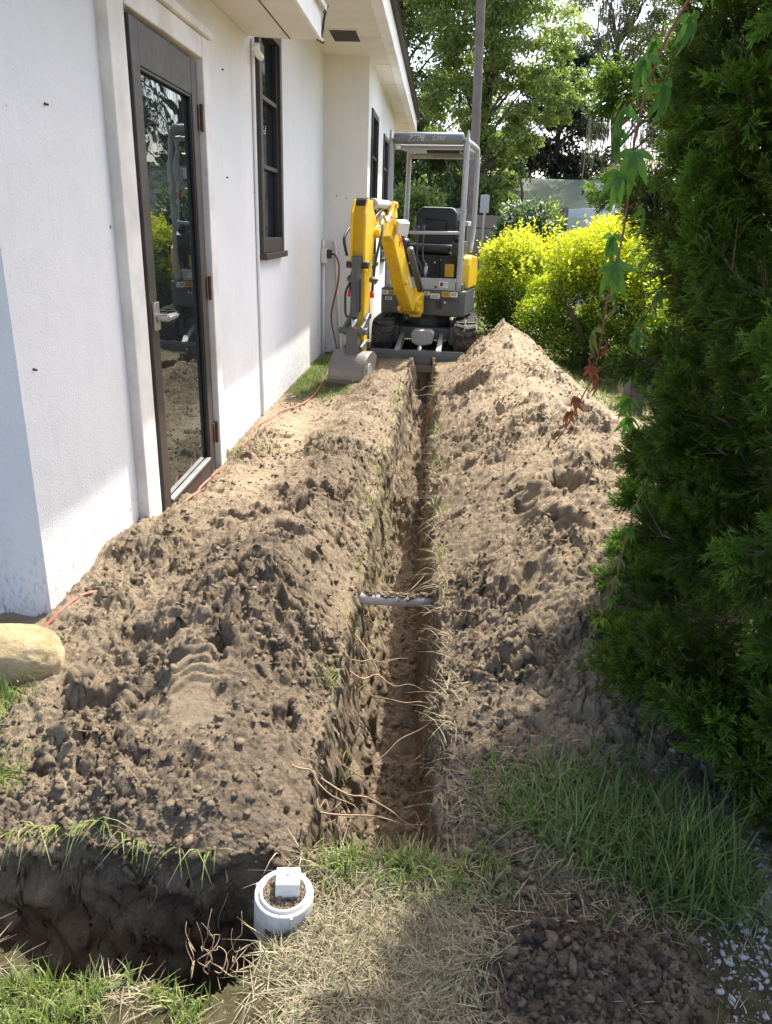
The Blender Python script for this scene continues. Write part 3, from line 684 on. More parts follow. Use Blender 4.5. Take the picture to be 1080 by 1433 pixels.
# dozer blade and arms
pr = [(0, .0), (.02, -.01), (.012, .10), (.025, .18), (.05, .225), (.075, .22), (.05, .17), (.04, .10), (.05, 0)]
bl = part(MB().extr(pr, (-.56, -1.13, -.13), (0, 1, 0), (0, 0, 1), 0, 1.05, (1, 0, 0)), 'dozer_blade', M_grey, f=un_, bevel=.003)
part(MB().bb((-.55, -1.137, -.135), (.485, -1.122, -.06)), 'cutting_edge', M_bucket, bl, un_, .002)
for a_ in (-.29, .17): part(MB().extr([(-1.09, -.03), (-1.09, .10), (-.4, .22), (-.4, .14)], (0, 0, 0), (0, 1, 0), (0, 0, 1), a_, a_ + .055, (1, 0, 0)), 'blade_arm', M_cast, bl, un_)
cyb = part(MB().cyl((-.02, -1.03, .04), (-.02, -.72, .17), .030, 12), 'blade_cylinder_rod', M_chrome, bl, un_, 0, True)
part(MB().extr([(-.13, .26), (-.10, .30), (.10, .30), (.13, .26), (.11, .15), (.03, .13), (-.06, .13), (-.12, .16)], (0, -.86, -.01), (1, 0, 0), (0, 0, 1), -.03, .16, (0, 1, 0)), 'blade_cylinder_guard', M_cast, bl, un_, .012)
# upper structure: lower grey casting round the front, floor plate, engine cover
hx = .50
prof = [(-.45, .43), (-.50, .50), (-.50, .71), (.50, .71), (.50, .46), (.47, .43)]
body = part(MB().extr([(-.47, -.47), (-.50, -.40), (-.50, .42), (-.36, .60), (.36, .60), (.50, .42), (.50, -.36), (.44, -.47)], (0, 0, 0), (1, 0, 0), (0, 1, 0), .41, .70, (0, 0, 1)), 'body', M_grey, bevel=.018)
part(MB().cyl((0, 0, .36), (0, 0, .415), .30, 24), 'swing_ring', M_black, bevel=.004)
m = MB(); m.bb((-.09, -.483, .425), (-.084, -.468, .695)); m.bb((-.09, -.483, .60), (.43, -.4695, .606)); part(m, 'panel_seam', M_black, body, bevel=0)
m = MB(); m.bb((.18, -.478, .50), (.255, -.4705, .585)); part(m, 'control_socket', M_black, body, bevel=.003)
m = MB(); m.cyl((.285, -.478, .57), (.285, -.4705, .57), .012, 10); m.cyl((-.03, -.478, .655), (-.03, -.4705, .655), .013, 10); part(m, 'body_bolt', M_sticker, body, bevel=0)
for (a, b, c, d, mt) in [(-.47, -.40, .625, .675, M_sticker), (-.395, -.31, .625, .675, M_ysticker), (.03, .10, .64, .68, M_sticker), (.11, .22, .60, .665, M_sticker), (.245, .34, .635, .69, M_ysticker), (.345, .428, .635, .69, M_sticker), (-.43, -.35, .565, .60, M_sticker)]:
    st = part(MB().bb((a, -.4745, c), (b, -.4705, d)), 'warning_sticker', mt, body, bevel=0)
    q = MB()
    for k in range(3):
        if b - a > .06: q.bb((a + .012, -.4765, c + (d - c) * (.25 + .22 * k)), (b - .012 - .01 * (k % 2), -.475, c + (d - c) * (.25 + .22 * k) + .005))
    if q.v: part(q, 'sticker_print', M_black, st, bevel=0)
part(MB().bb((-.43, -.445, .701), (.385, -.42, .83)).bb((-.43, -.4195, .79), (.385, .10, .82)), 'floor_plate', M_lgrey, bevel=.006)
st = part(MB().bb((.20, -.4495, .735), (.305, -.4455, .80)), 'sticker', M_sticker, body, bevel=0)
part(MB().bb((.21, -.4515, .745), (.25, -.450, .79)).bb((.258, -.4515, .775), (.298, -.450, .780)).bb((.258, -.4515, .760), (.298, -.450, .765)), 'sticker_print', M_grey, st, bevel=0)
part(MB().cyl((.16, -.452, .735), (.16, -.4455, .735), .014, 12), 'floor_bolt', M_black, body, bevel=0)
part(MB().extr([(-.10, .70), (-.05, 1.02), (.02, 1.09), (.46, 1.09), (.58, .95), (.60, .70)], (0, 0, 0), (0, 1, 0), (0, 0, 1), -.36, .36, (1, 0, 0)), 'engine_cover', M_black, bevel=.02)
cov = part(MB().extr([(-.22, .71), (-.22, .98), (-.17, 1.06), (-.06, 1.09), (.40, 1.06), (.46, .95), (.46, .71)], (0, 0, 0), (0, 1, 0), (0, 0, 1), .405, .505, (1, 0, 0)), 'side_cover', M_yellow, bevel=.02)
cov2 = part(MB().extr([(-.15, .71), (-.15, .98), (-.08, 1.07), (.40, 1.06), (.46, .95), (.46, .71)], (0, 0, 0), (0, 1, 0), (0, 0, 1), -.505, -.41, (1, 0, 0)), 'side_cover', M_yellow, bevel=.02)
part(MB().bb((.40, -.42, .705), (.47, -.24, .78)), 'step_block', M_grey, bevel=.008)
part(MB().bb((.37, .05, .80), (.40, .10, 1.45)).bb((.34, .0, 1.0), (.41, .28, 1.40)), 'filter_housing', M_vinyl, bevel=.012)
part(MB().bb((.35, .02, 1.401), (.42, .26, 1.46)), 'filter_lid', M_lgrey, bevel=.01)
part(MB().cyl((.37, -.12, 1.35), (.37, -.12, 1.62), .012, 8), 'antenna_post', M_black, bevel=0)
part(MB().cyl((.37, -.12, 1.60), (.37, -.12, 1.70), .016, 10), 'seat_belt_buckle', M_red, bevel=0)
# interior
part(MB().bb((-.30, -.10, .821), (.32, .20, 1.08)).bb((.10, -.16, .821), (.13, -.09, 1.05)).bb((-.14, -.16, .821), (-.11, -.09, 1.05)), 'seat_base', M_vinyl, bevel=.01)
part(MB().bb((.20, -.14, .83), (.31, -.105, .98)), 'manual_pocket', M_ysticker, bevel=.005)
seat = part(MB().extr([(-.22, 1.10), (-.25, 1.15), (-.22, 1.195), (.20, 1.19), (.24, 1.10)], (0, 0, 0), (0, 1, 0), (0, 0, 1), -.25, .25, (1, 0, 0)), 'seat', M_vinyl, bevel=.03)
pb = [(-.24, 0), (.24, 0), (.26, .22), (.25, .38), (.19, .44), (-.19, .44), (-.25, .38), (-.26, .22)]
part(MB().extr(pb, (0, .16, 1.17), (1, 0, 0), (0, .14, 1), 0, .11, (0, 1, 0)), 'backrest', M_vinyl, seat, bevel=.03)
m = MB(); rr_ = [(-.13, .18), (.13, .18), (.13, .30), (-.13, .30)]
for (a, b), (c, d) in zip(rr_, rr_[1:] + rr_[:1]): m.tube([(a, .155 + b * .14, 1.17 + b), (c, .155 + d * .14, 1.17 + d)], .009, 6)
part(m, 'seat_stitching', M_black, seat, bevel=0, smooth=True)
for s in (-1, 1):
    cn = part(MB().extr([(-.30, 1.08), (-.32, 1.20), (-.22, 1.26), (.12, 1.20), (.12, 1.05), (-.1, .95)], (0, 0, 0), (0, 1, 0), (0, 0, 1), s * .36 - .065, s * .36 + .065, (1, 0, 0)), 'console', M_vinyl, bevel=.02)
    m = MB(); base = Vector((s * .355, -.22, 1.25))
    for k in range(4): m.cyl(base + Vector((0, 0, .025 * k)), base + Vector((0, 0, .025 * k + .02)), .055 - .008 * k, 14)
    m.tube([base + Vector((0, 0, .09)), base + Vector((0, -.005, .14)), base + Vector((.0, -.01, .21))], [.016, .020, .026], 10)
    part(m, 'joystick', M_black, cn, bevel=0, smooth=True)
    part(MB().bb((s * .355 - .06, -.12, 1.205), (s * .355 + .06, .10, 1.24)), 'armrest', M_lgrey if s < 0 else M_vinyl, cn, bevel=.01)
for xx in (-.10, -.03):
    part(MB().tube(smoothpath([(xx + .06, -.34, .83), (xx + .05, -.34, .96), (xx - .0, -.33, 1.05), (xx - .005, -.33, 1.32)], 4), .010, 8).cyl((xx - .005, -.33, 1.32), (xx - .005, -.33, 1.40), .016, 10), 'travel_lever', M_grey, bevel=0, smooth=True)
part(MB().bb((-.20, -.40, .821), (-.02, -.26, .845)).bb((.08, -.40, .821), (.20, -.26, .845)), 'foot_pedal', M_black, bevel=.006)
part(MB().cyl((.015, -.36, .822), (.015, -.36, .96), .028, 12).cyl((.015, -.36, .96), (.015, -.36, .99), .014, 10), 'water_bottle', M_steel, bevel=0, smooth=True)
m = MB()
for a, b, c in [(-.24, .97, .012), (.07, .99, .012), (-.27, .88, .012), (.14, 1.02, .009)]: m.cyl((a, -.112, b), (a, -.10, b), c, 8)
part(m, 'white_knob', M_sticker, seat, bevel=0)
# canopy
can_ = part(MB().extr([(-.43, 2.215), (-.40, 2.235), (.40, 2.255), (.43, 2.23), (.43, 2.205), (-.43, 2.195)], (0, 0, 0), (0, 1, 0), (0, 0, 1), -.40, .40, (1, 0, 0)), 'canopy', M_lgrey, bevel=.008)
def post(s):
    f = smoothpath([(s * .425, -.43, .70), (s * .425, -.43, 1.2), (s * .423, -.43, 1.9), (s * .42, -.44, 2.29)], 5)
    part(MB().tube(f, .032, 12), 'canopy_post', M_lgrey, can_, bevel=0, smooth=True)
    q = smoothpath([(s * .42, .30, 1.12), (s * .425, .40, 1.30), (s * .425, .43, 1.45), (s * .42, .43, 2.05), (s * .415, .41, 2.20), (s * .41, .33, 2.26), (s * .405, -.40, 2.27)], 5)
    part(MB().tube(q, .030, 12), 'canopy_post', M_lgrey, can_, bevel=0, smooth=True)
    part(MB().tube(smoothpath([(s * .425, -.43, 2.0), (s * .425, -.475, 1.96), (s * .425, -.475, 1.60), (s * .425, -.43, 1.55)], 4), .014, 8), 'grab_handle', M_lgrey, can_, bevel=0, smooth=True)
    part(MB().extr([(-.05, 0), (.05, 0), (.02, .10), (-.02, .12)], (s * .43, -.43, 2.25), (0, 1, 0), (0, 0, 1), -.012, .012, (1, 0, 0)), 'lifting_eye', M_lgrey, can_, bevel=.004)
post(-1); post(1)
vis = part(MB().tube([(-.385, -.455, 2.285), (-.37, -.455, 2.285), (.37, -.455, 2.285), (.385, -.455, 2.285)], [.045, .062, .062, .045], 20), 'visor_roll', M_visor, can_, bevel=0, smooth=True)
part(MB().bb((-.39, -.445, 2.175), (.39, -.40, 2.194)), 'front_crossbar', M_lgrey, can_, bevel=.008)
part(MB().bb((-.39, .405, 2.15), (.39, .445, 2.194)), 'rear_crossbar', M_lgrey, can_, bevel=.008)
part(MB().bb((-.05, -.30, 2.15), (.32, .20, 2.192)), 'roof_panel', M_black, can_, bevel=.008)
part(MB().cyl((-.34, -.47, 2.20), (-.34, -.44, 2.20), .028, 14), 'marker_lamp', M_sticker, can_, bevel=0, smooth=True)
part(MB().cyl((-.42, -.44, 1.31), (.42, -.44, 1.33), .019, 10), 'front_rail', M_lgrey, bevel=0, smooth=True)
def text_mesh(txt, size, fn, name, mat, par, shear=0.):
    cu_ = bpy.data.curves.new('txt', 'FONT'); cu_.body = txt; cu_.size = size; cu_.extrude = 0; cu_.resolution_u = 3; cu_.shear = shear
    to = bpy.data.objects.new('txt', cu_); COL.objects.link(to)
    dg = bpy.context.evaluated_depsgraph_get(); me = bpy.data.meshes.new_from_object(to.evaluated_get(dg))
    bpy.data.objects.remove(to); bpy.data.curves.remove(cu_)
    me.name = name; off_ = ORG[par.name]
    for v in me.vertices: v.co = fn(v.co) - off_
    return link(name, me, mat, par)
def onroll(x0, z0, r=.0635):
    def fn(c):
        a = (c.y + z0) / r
        return up((x0 + c.x, -.455 - r * math.cos(a), 2.285 + r * math.sin(a)))
    return fn
text_mesh('PTP8', .085, onroll(-.22, -.030), 'chalk_writing', M_chalk, vis, .2)
text_mesh('CIMO', .055, onroll(.05, -.018), 'chalk_writing', M_chalk, vis, .1)
text_mesh('EZ', .10, lambda c: up((.5025, .30 - .0 + c.x * 1.0, .58 + c.y)), 'side_lettering', M_sticker, body)
# swing post, boom, arm, bucket: laid out in one vertical working plane
FT = Vector((-.285, 8.86, .56)); RD_ = Vector((-.425, -1.90, 0)).normalized(); ZU = Vector((0, 0, 1)); WD = RD_.cross(ZU) * -1
def zq(z): return z if z < .56 else .56 + (z - .56) * .885
def pl(s, z): return FT + RD_ * s + ZU * (zq(z) - FT.z)
def planar(m, prof, w0, w1): return m.extr([(a, zq(b)) for a, b in prof], FT - ZU * FT.z, RD_, ZU, w0, w1, WD)
part(planar(MB(), [(-.26, .46), (-.26, .68), (-.02, .66), (.06, .60), (.06, .50), (-.06, .44)], -.09, .09).cyl(FT - RD_ * .22 + ZU * -.16, FT - RD_ * .22 + ZU * .16, .075, 16), 'swing_post', M_yellow, f=lambda p: p, bevel=.01)
bo = [(-.06, .52), (-.05, .62), (.30, .92), (.62, 1.24), (.86, 1.50), (1.00, 1.585), (1.14, 1.60), (1.40, 1.53), (1.62, 1.47), (1.68, 1.42), (1.64, 1.365), (1.40, 1.375), (1.18, 1.38), (1.02, 1.32), (.84, 1.12), (.50, .76), (.16, .50), (.02, .475)]
boom = part(planar(MB(), bo, -.067, .067), 'boom', M_yellow, f=lambda p: p, bevel=.012)
part(planar(planar(MB(), [(.96, 1.57), (1.02, 1.74), (1.07, 1.74), (1.20, 1.585)], -.080, -.045), [(.96, 1.57), (1.02, 1.74), (1.07, 1.74), (1.20, 1.585)], .045, .080), 'boom_lug', M_yellow, boom, lambda p: p, .006)
m = MB()
for s_, z_, r_, w_ in [(0, .56, .045, .13), (1.63, 1.42, .038, .11), (1.05, 1.70, .026, .10), (.55, .86, .026, .10)]: part(MB().cyl(pl(s_, z_) - WD * w_, pl(s_, z_) + WD * w_, r_, 14), 'pivot_pin', M_yellow, boom, lambda p: p, .004)
for a_ in (-.13, .085): part(planar(MB(), [(-.08, .46), (-.08, .54), (.10, .54), (.12, .50), (.05, .46)], a_, a_ + .045), 'boom_foot_ear', M_yellow, boom, lambda p: p, .008)
# red mark and white decal on the boom side that faces the trench
side = WD if WD.x > 0 else -WD
def onside(s, z, w=.0695): return FT - ZU * FT.z + RD_ * s + ZU * zq(z) + side * w
def strip(m, pts, wd):
    for (a, b), (c, d) in zip(pts[:-1], pts[1:]):
        dv = Vector((c - a, d - b)); nv = Vector((-dv.y, dv.x)).normalized() * wd / 2
        q = [(a + nv.x, b + nv.y), (c + nv.x, d + nv.y), (c - nv.x, d - nv.y), (a - nv.x, b - nv.y)]
        m.add([onside(*p) for p in q] + [onside(p[0], p[1],   .0685) for p in q], [(0, 1, 2, 3), (7, 6, 5, 4), (0, 4, 5, 1), (1, 5, 6, 2), (2, 6, 7, 3), (3, 7, 4, 0)])
m = MB(); strip(m, [(.83, 1.40), (.78, 1.32), (.73, 1.34)], .022); strip(m, [(.77, 1.36), (.70, 1.25)], .022); part(m, 'red_mark', M_red, boom, lambda p: p, 0)
m = MB(); strip(m, [(.84, 1.33), (.80, 1.27)], .016); part(m, 'black_mark', M_black, boom, lambda p: p, 0)
m = MB(); strip(m, [(.42, .93), (.26, .78)], .035); part(m, 'white_decal', M_sticker, boom, lambda p: p, 0)
# boom cylinder above / behind the boom and arm cylinder on top
part(MB().cyl(pl(.0, .74) + side * .10, pl(.52, 1.24) + side * .10, .036, 14), 'boom_cylinder', M_grey, f=lambda p: p, bevel=0, smooth=True)
ac = part(MB().cyl(pl(1.05, 1.70), pl(1.50, 1.695), .042, 16).cyl(pl(1.48, 1.695), pl(1.53, 1.694), .05, 16), 'arm_cylinder', M_lgrey, f=lambda p: p, bevel=.003)
part(MB().cyl(pl(1.53, 1.694), pl(1.83, 1.688), .022, 12), 'piston_rod', M_chrome, ac, lambda p: p, 0, True)
# arm hangs from the boom tip
ar = [(1.56, 1.46), (1.60, 1.56), (1.76, 1.72), (1.85, 1.72), (1.89, 1.60), (1.90, 1.25), (1.90, 1.05), (1.90, .32), (1.86, .26), (1.81, .28), (1.72, .95), (1.64, 1.34)]
arm = part(planar(planar(MB(), [(a, b) for a, b in ar], -.06, .06), [(1.72, 1.10), (1.74, 1.72), (1.87, 1.73), (1.95, 1.60), (1.95, 1.10), (1.90, 1.04)], .045, .072), 'arm', M_yellow, f=lambda p: p, bevel=.01)
part(planar(MB(), [(1.72, 1.10), (1.74, 1.72), (1.87, 1.73), (1.95, 1.60), (1.95, 1.10), (1.90, 1.04)], -.072, -.045), 'arm_cheek', M_yellow, arm, lambda p: p, .01)
m = MB()
for s_, z_, r_, w_ in [(1.83, 1.69, .045, .07), (1.93, 1.12, .03, .10), (1.84, .36, .03, .10), (1.83, .62, .026, .10)]: part(MB().cyl(pl(s_, z_) - WD * w_, pl(s_, z_) + WD * w_, r_, 14), 'arm_pin', M_black, arm, lambda p: p, .003)
bc = part(MB().cyl(pl(1.955, 1.15), pl(2.00, .62), .043, 16).cyl(pl(1.952, 1.13), pl(1.957, 1.20), .05, 14), 'bucket_cylinder', M_grey, f=lambda p: p, bevel=.003)
part(MB().cyl(pl(2.0, .62), pl(2.02, .50), .024, 12), 'piston_rod', M_chrome, bc, lambda p: p, 0, True)
part(planar(planar(MB(), [(1.80, .60), (1.84, .65), (2.05, .53), (2.06, .47), (2.0, .45)], -.095, -.065), [(1.80, .60), (1.84, .65), (2.05, .53), (2.06, .47), (2.0, .45)], .065, .095).cyl(pl(2.03, .495) - WD * .13, pl(2.03, .495) + WD * .13, .030, 14), 'bucket_link', M_grey, f=lambda p: p, bevel=.006)
part(planar(MB(), [(1.98, .52), (2.06, .50), (2.08, .22), (2.0, .22)], -.055, .055), 'link_bar', M_grey, f=lambda p: p, bevel=.008)
# bucket: curved shell, side plates, teeth
bw = .155
shell = [(1.80, .31), (1.92, .365), (2.05, .35), (2.14, .28), (2.19, .17), (2.175, .06), (2.12, -.03)]
inn = [(2.105, -.02), (2.155, .065), (2.17, .165), (2.125, .265), (2.04, .33), (1.92, .345), (1.81, .295)]
def round2(L): return [(p.x, p.z) for p in smoothpath([(a, 0, b) for a, b in L], 4)]
shell, inn = round2(shell), round2(inn)
lowr = lambda L: [(a + .03, b - .05) for a, b in L]
bk = part(planar(MB(), lowr(shell + inn), -bw, bw), 'bucket', M_bucket, f=lambda p: p, bevel=.003)
sp = [(1.80, .31), (1.92, .365), (2.05, .35), (2.14, .28), (2.19, .17), (2.175, .06), (2.12, -.03), (1.86, .16)]; sp = round2(sp[:-1]) + sp[-1:]
for a_ in (-bw - .014, bw + .0005): part(planar(MB(), lowr(sp), a_, a_ + .0135), 'side_plate', M_bucket, bk, lambda p: p, .003)
c0 = pl(2.06, .15)
for a_ in (-1, 1): part(MB().cyl(c0 + WD * a_ * (bw + .0145), c0 + WD * a_ * (bw + .022), .075, 20), 'wear_disc', M_cast, bk, lambda p: p, .002)
part(planar(planar(MB(), [(1.80, .33), (1.80, .40), (1.90, .40), (2.04, .36), (2.0, .33)], -.085, -.065), [(1.80, .33), (1.80, .40), (1.90, .40), (2.04, .36), (2.0, .33)], .065, .085), 'bucket_ear', M_bucket, bk, lambda p: p, .004)
part(planar(MB(), lowr([(2.192, .115), (2.20, .112), (2.185, .055), (2.178, .058)]), -bw, bw), 'bucket_rib', M_bucket, bk, lambda p: p, .001)
for k in range(4):
    q = -bw + .04 + k * (2 * bw - .08) / 3
    part(planar(MB(), lowr([(2.19, .055), (2.178, .06), (2.10, -.09), (2.12, -.095)]), q - .026, q + .026), 'tooth', M_bucket, bk, lambda p: p, .003)
# hoses and light
m = MB()
m.tube(smoothpath([pl(1.60, 1.50) + side * .09, pl(1.55, 1.60) + side * .10, pl(1.42, 1.53) + side * .10, pl(1.25, 1.62) + side * .09], 5), .013, 8)
part(m, 'hose', M_lgrey, boom, lambda p: p, 0, True)
for w_, s0 in ((.105, 0), (-.105, .02)):
    part(MB().tube(smoothpath([pl(1.55 - s0, 1.50) + side * w_, pl(1.62, 1.40) + side * (w_ + .01), pl(1.74, 1.15) + side * w_, pl(1.80, .95) + side * w_, pl(1.82, .86) + side * w_], 5), .012, 8), 'hose', M_hose, arm, lambda p: p, 0, True)
    part(MB().cyl(pl(1.81, .98) + side * (w_ - .02), pl(1.83, .96) + side * (w_ + .035), .028, 10).tube([pl(1.83, .97) + side * (w_ + .03), pl(1.87, .98) + side * (w_ + .07)], .008, 6), 'shutoff_valve', M_grey, arm, lambda p: p, .003)
    part(MB().cyl(pl(1.825, .86) + side * w_, pl(1.825, .80) + side * w_, .020, 10), 'hose_cap', M_red, arm, lambda p: p, 0, True)
part(MB().tube(smoothpath([pl(1.93, 1.20) - side * .10, pl(1.93, 1.35) - side * .13, pl(1.80, 1.45) - side * .13, pl(1.62, 1.52) - side * .10], 5), .013, 8), 'hose', M_hose, arm, lambda p: p, 0, True)
part(MB().tube(smoothpath([pl(1.97, .98) + side * .055, pl(2.03, .92) + side * .06, pl(2.03, .72) + side * .06, pl(2.02, .68) + side * .05], 5), .010, 8), 'hose', M_hose, bc, lambda p: p, 0, True)
part(MB().tube(smoothpath([pl(1.97, .95) - side * .055, pl(2.03, .85) - side * .075, pl(2.04, .66) - side * .07, pl(2.03, .62) - side * .05], 5), .010, 8), 'hose', M_hose, bc, lambda p: p, 0, True)
part(MB().tube(smoothpath([pl(1.55, 1.55) + side * .02, pl(1.40, 1.62) + side * .02, pl(1.22, 1.66), pl(1.1, 1.64)], 5), .02, 8), 'hose', M_hose, boom, lambda p: p, 0, True)
rotl = Matrix.Rotation(.5, 3, 'Z') @ Matrix.Rotation(.35, 3, 'X')
wl_ = part(MB().box(pl(1.0, 1.475) + side * .135, (.12, .09, .13), rotl), 'work_light', M_sticker, boom, lambda p: p, .012)
part(MB().tube([pl(.98, 1.42) + side * .08, pl(.98, 1.40) + side * .12], .016, 8), 'light_bracket', M_steel, wl_, lambda p: p, 0)

# ------------------------------------------------------------------ small things in the dirt
# boulder
bm = bmesh.new(); bmesh.ops.create_icosphere(bm, subdivisions=5, radius=1)
for v in bm.verts:
    n_ = v.co.normalized(); pa = np.array([n_.x, n_.y, n_.z])
    k = 1 + .10 * float(fbm(np.array([pa[0] * 1.5]), np.array([pa[1] * 1.5]), np.array([pa[2] * 1.5]), octv=3, seed=5)[0]) + .055 * float(fbm(np.array([pa[0] * 5]), np.array([pa[1] * 5]), np.array([pa[2] * 5]), octv=4, seed=8)[0])
    q = n_ * k
    e = .75
    q = Vector((math.copysign(abs(q.x) ** e, q.x), math.copysign(abs(q.y) ** e, q.y), math.copysign(abs(q.z) ** e, q.z)))
    v.co = Vector((q.x * .155, q.y * .085, q.z * .095))
me = bpy.data.meshes.new('boulder'); bm.to_mesh(me); bm.free()
m_, n, l, b = newmat('tan_limestone')
v = coords(n, l)
c = ramp(n, l, noise_tex(n, l, v, 11, 8, .7), [(.30, (.38, .27, .14)), (.5, (.60, .46, .24)), (.66, (.70, .57, .33)), (.85, (.74, .66, .48))])
c = mixc(n, l, ramp(n, l, noise_tex(n, l, v, 70, 4, .7), [(.55, (0, 0, 0)), (.75, (.5,) * 3)]), c, (.24, .17, .10))
l.new(c, b.inputs['Base Color']); b.inputs['Roughness'].default_value = .92
l.new(bump(n, l, noise_tex(n, l, v, 38, 8, .78), 1.0, .03), b.inputs['Normal'])
bo_ = link('boulder', me, m_, None, (-1.27, 1.93, h1(-1.24, 1.90) + .045), True)
bo_.rotation_euler = (.12, .10, .35); bo_.scale = (1.15, 1.15, 1.12)
tag(bo_, 'rounded tan boulder lying at the foot of the house corner', 'rock')

# sewer cleanout with square plug
CX, CY, CZ = -.258, 1.222, .045
co = thing('cleanout_pipe', 'white plastic sewer cleanout with square plug standing at the pit edge', 'pipe', (CX, CY, CZ - .5))
co.scale = (.93, .93, 1)
def lathe(prof, c, n=40):
    m = MB(); vs = []; fs = []
    for (r, z) in prof:
        vs += [(c[0] + r * math.cos(2 * math.pi * k / n), c[1] + r * math.sin(2 * math.pi * k / n), c[2] + z) for k in range(n)]
    for i in range(len(prof) - 1):
        for k in range(n): fs.append((i * n + k, i * n + (k + 1) % n, (i + 1) * n + (k + 1) % n, (i + 1) * n + k))
    return m.add(vs, fs)
tilt = Matrix.Rotation(.05, 3, 'Y') @ Matrix.Rotation(.03, 3, 'X')
def tl(p): return tilt @ (Vector(p) - Vector((CX, CY, CZ))) + Vector((CX, CY, CZ))
lathe([(.057, -.5), (.057, -.095)], (CX, CY, CZ)).xf(tl).build('riser_pipe', M_pvc, co, smooth=True)
hub = lathe([(.057, -.112), (.062, -.108), (.0685, -.095), (.0685, -.004), (.066, 0), (.0605, 0), (.059, -.004), (.059, -.02)], (CX, CY, CZ)).xf(tl).build('hub', M_pvc, co, smooth=True)
q = MB()
for a in (-1.15, 1.0, 2.9): q.box((CX + .069 * math.cos(a), CY + .069 * math.sin(a), CZ - .045), (.006, .006, .085), Matrix.Rotation(a, 3, 'Z'))
q.xf(tl).build('mould_line', M_pvc, hub, bevel=.001)
cap = lathe([(.0575, -.02), (.0575, .003), (.0555, .007), (.0515, .007), (.050, .003), (.050, -.006), (.0, -.006)], (CX, CY, CZ)).xf(tl).build('cap', M_pvcclean, co, smooth=True)
q = MB(); rt = Matrix.Rotation(.14, 3, 'Z')
q.box((CX + .006, CY + .012, CZ + .014), (.056, .050, .046), rt); pg = q.xf(tl).build('square_plug', M_pvcclean, cap, bevel=.003)
q = MB(); q.box((CX + .004, CY + .014, CZ + .0377), (.008, .005, .0012), rt).xf(tl).build('mould_mark', M_grey, pg)
# crumbs of soil on the cap
def crumbs(n, fn, r0, r1, seed, sub=1):
    bm = bmesh.new(); bmesh.ops.create_icosphere(bm, subdivisions=sub, radius=1)
    base = np.array([v.co[:] for v in bm.verts]); fc = np.array([[v.index for v in f.verts] for f in bm.faces]); bm.free()
    g = np.random.default_rng(seed)
    pos = fn(n, g); n = len(pos)
    r = r0 + (r1 - r0) * g.random(n) ** 3.5
    sc = r[:, None, None] * (.5 + 1.0 * g.random((n, 1, 3)))
    jit = 1 + .32 * g.normal(size=(n, len(base), 1))
    V = base[None] * jit * sc
    a = g.random(n) * 6.28; ca, sa = np.cos(a)[:, None], np.sin(a)[:, None]
    V = np.stack([V[..., 0] * ca - V[..., 1] * sa, V[..., 0] * sa + V[..., 1] * ca, V[..., 2]], -1) + pos[:, None, :]
    F_ = fc[None] + (np.arange(n) * len(base))[:, None, None]
    return V.reshape(-1, 3), F_.reshape(-1, 3), np.repeat(g.random(n), len(base))
def capfn(n, g):
    a = g.random(n) * 6.283; r = .049 * np.sqrt(g.random(n))
    x, y = CX + r * np.cos(a), CY + r * np.sin(a)
    k = ~((np.abs(x - CX - .006) < .026) & (np.abs(y - CY - .012) < .024))
    p = np.stack([x, y, np.full(n, CZ - .004) + .004 * g.random(n)], -1)[k]
    return np.array([tl(q) for q in p])
V_, F_, R__ = crumbs(900, capfn, .0018, .006, 5)
me = npmesh('soil_crumbs', V_ - np.array(ORG[co.name]), F_, {'tone': R__ * .12 - .1, 'lawn': R__ * 0}); tag(link('soil_crumbs', me, M_soil, cap), kind='stuff')

# white pipe across the trench
xp0, xp1 = -.285, .10; zp = -.045; yp = 2.79
cp = thing('drain_pipe', 'white plastic pipe crossing the open trench, soil along its top', 'pipe', (-.09, yp, zp))
q = MB().tube([(xp0, yp - .01, zp), (-.09, yp, zp - .003), (xp1, yp + .01, zp)], .024, 20).build('tube', M_pvc, cp, smooth=True)
def pipefn(n, g):
    x = xp0 + .05 + (xp1 - xp0 - .08) * g.random(n); a = g.normal(size=n) * .45
    return np.stack([x, yp + .026 * (x + .09) + .025 * np.sin(a), zp + .023 * np.cos(a) + .004 * g.random(n)], -1)
V_, F_, R__ = crumbs(330, pipefn, .002, .010, 6)
me = npmesh('soil_crumbs', V_ - np.array(ORG[cp.name]), F_, {'tone': R__ * .3, 'lawn': R__ * 0}); tag(link('soil_crumbs', me, M_soil, cp), kind='stuff')

# loose clods on the banks and in the trench
def clodfn(n, g):
    x = -1.2 + 2.3 * g.random(n); y = 1.3 + 6.4 * g.random(n) ** 2.1
    i = np.clip(np.searchsorted(rows, y), 0, nr - 1); j = np.clip(np.searchsorted(cols, x2u(x, xl_of(y), xr_of(y))), 0, nc - 1)
    keep = (amp[i, j] > .25) & (pit[i, j] < .1) & (g.random(n) < .12 + .88 * lump[i, j])
    x, y = x[keep], y[keep]
    return np.stack([x, y, H(x, y) + .002], -1)
V_, F_, R__ = crumbs(60000, clodfn, .0018, .0115, 9, 1)
me = npmesh('soil_clods', V_, F_, {'tone': R__ * .30, 'lawn': R__ * 0}); cl = link('soil_clods', me, M_soil); tag(cl, 'loose sandy clods scattered over the spoil banks', 'soil', kind='stuff')
def clod2(n, g):
    x = .36 + .17 * g.normal(size=n); y = 1.10 + .11 * g.normal(size=n); k = (x > .1) & (y > .8)
    return np.stack([x[k], y[k], H(x[k], y[k]) + .001], -1)
V_, F_, R__ = crumbs(2600, clod2, .002, .012, 10)
me = npmesh('soil_crumbs', V_, F_, {'tone': .20 + R__ * .30, 'lawn': R__ * 0}); tag(link('soil_crumbs', me, M_soil), 'dark soil crumbs heaped beside the dry grass at the near right', 'soil', kind='stuff')
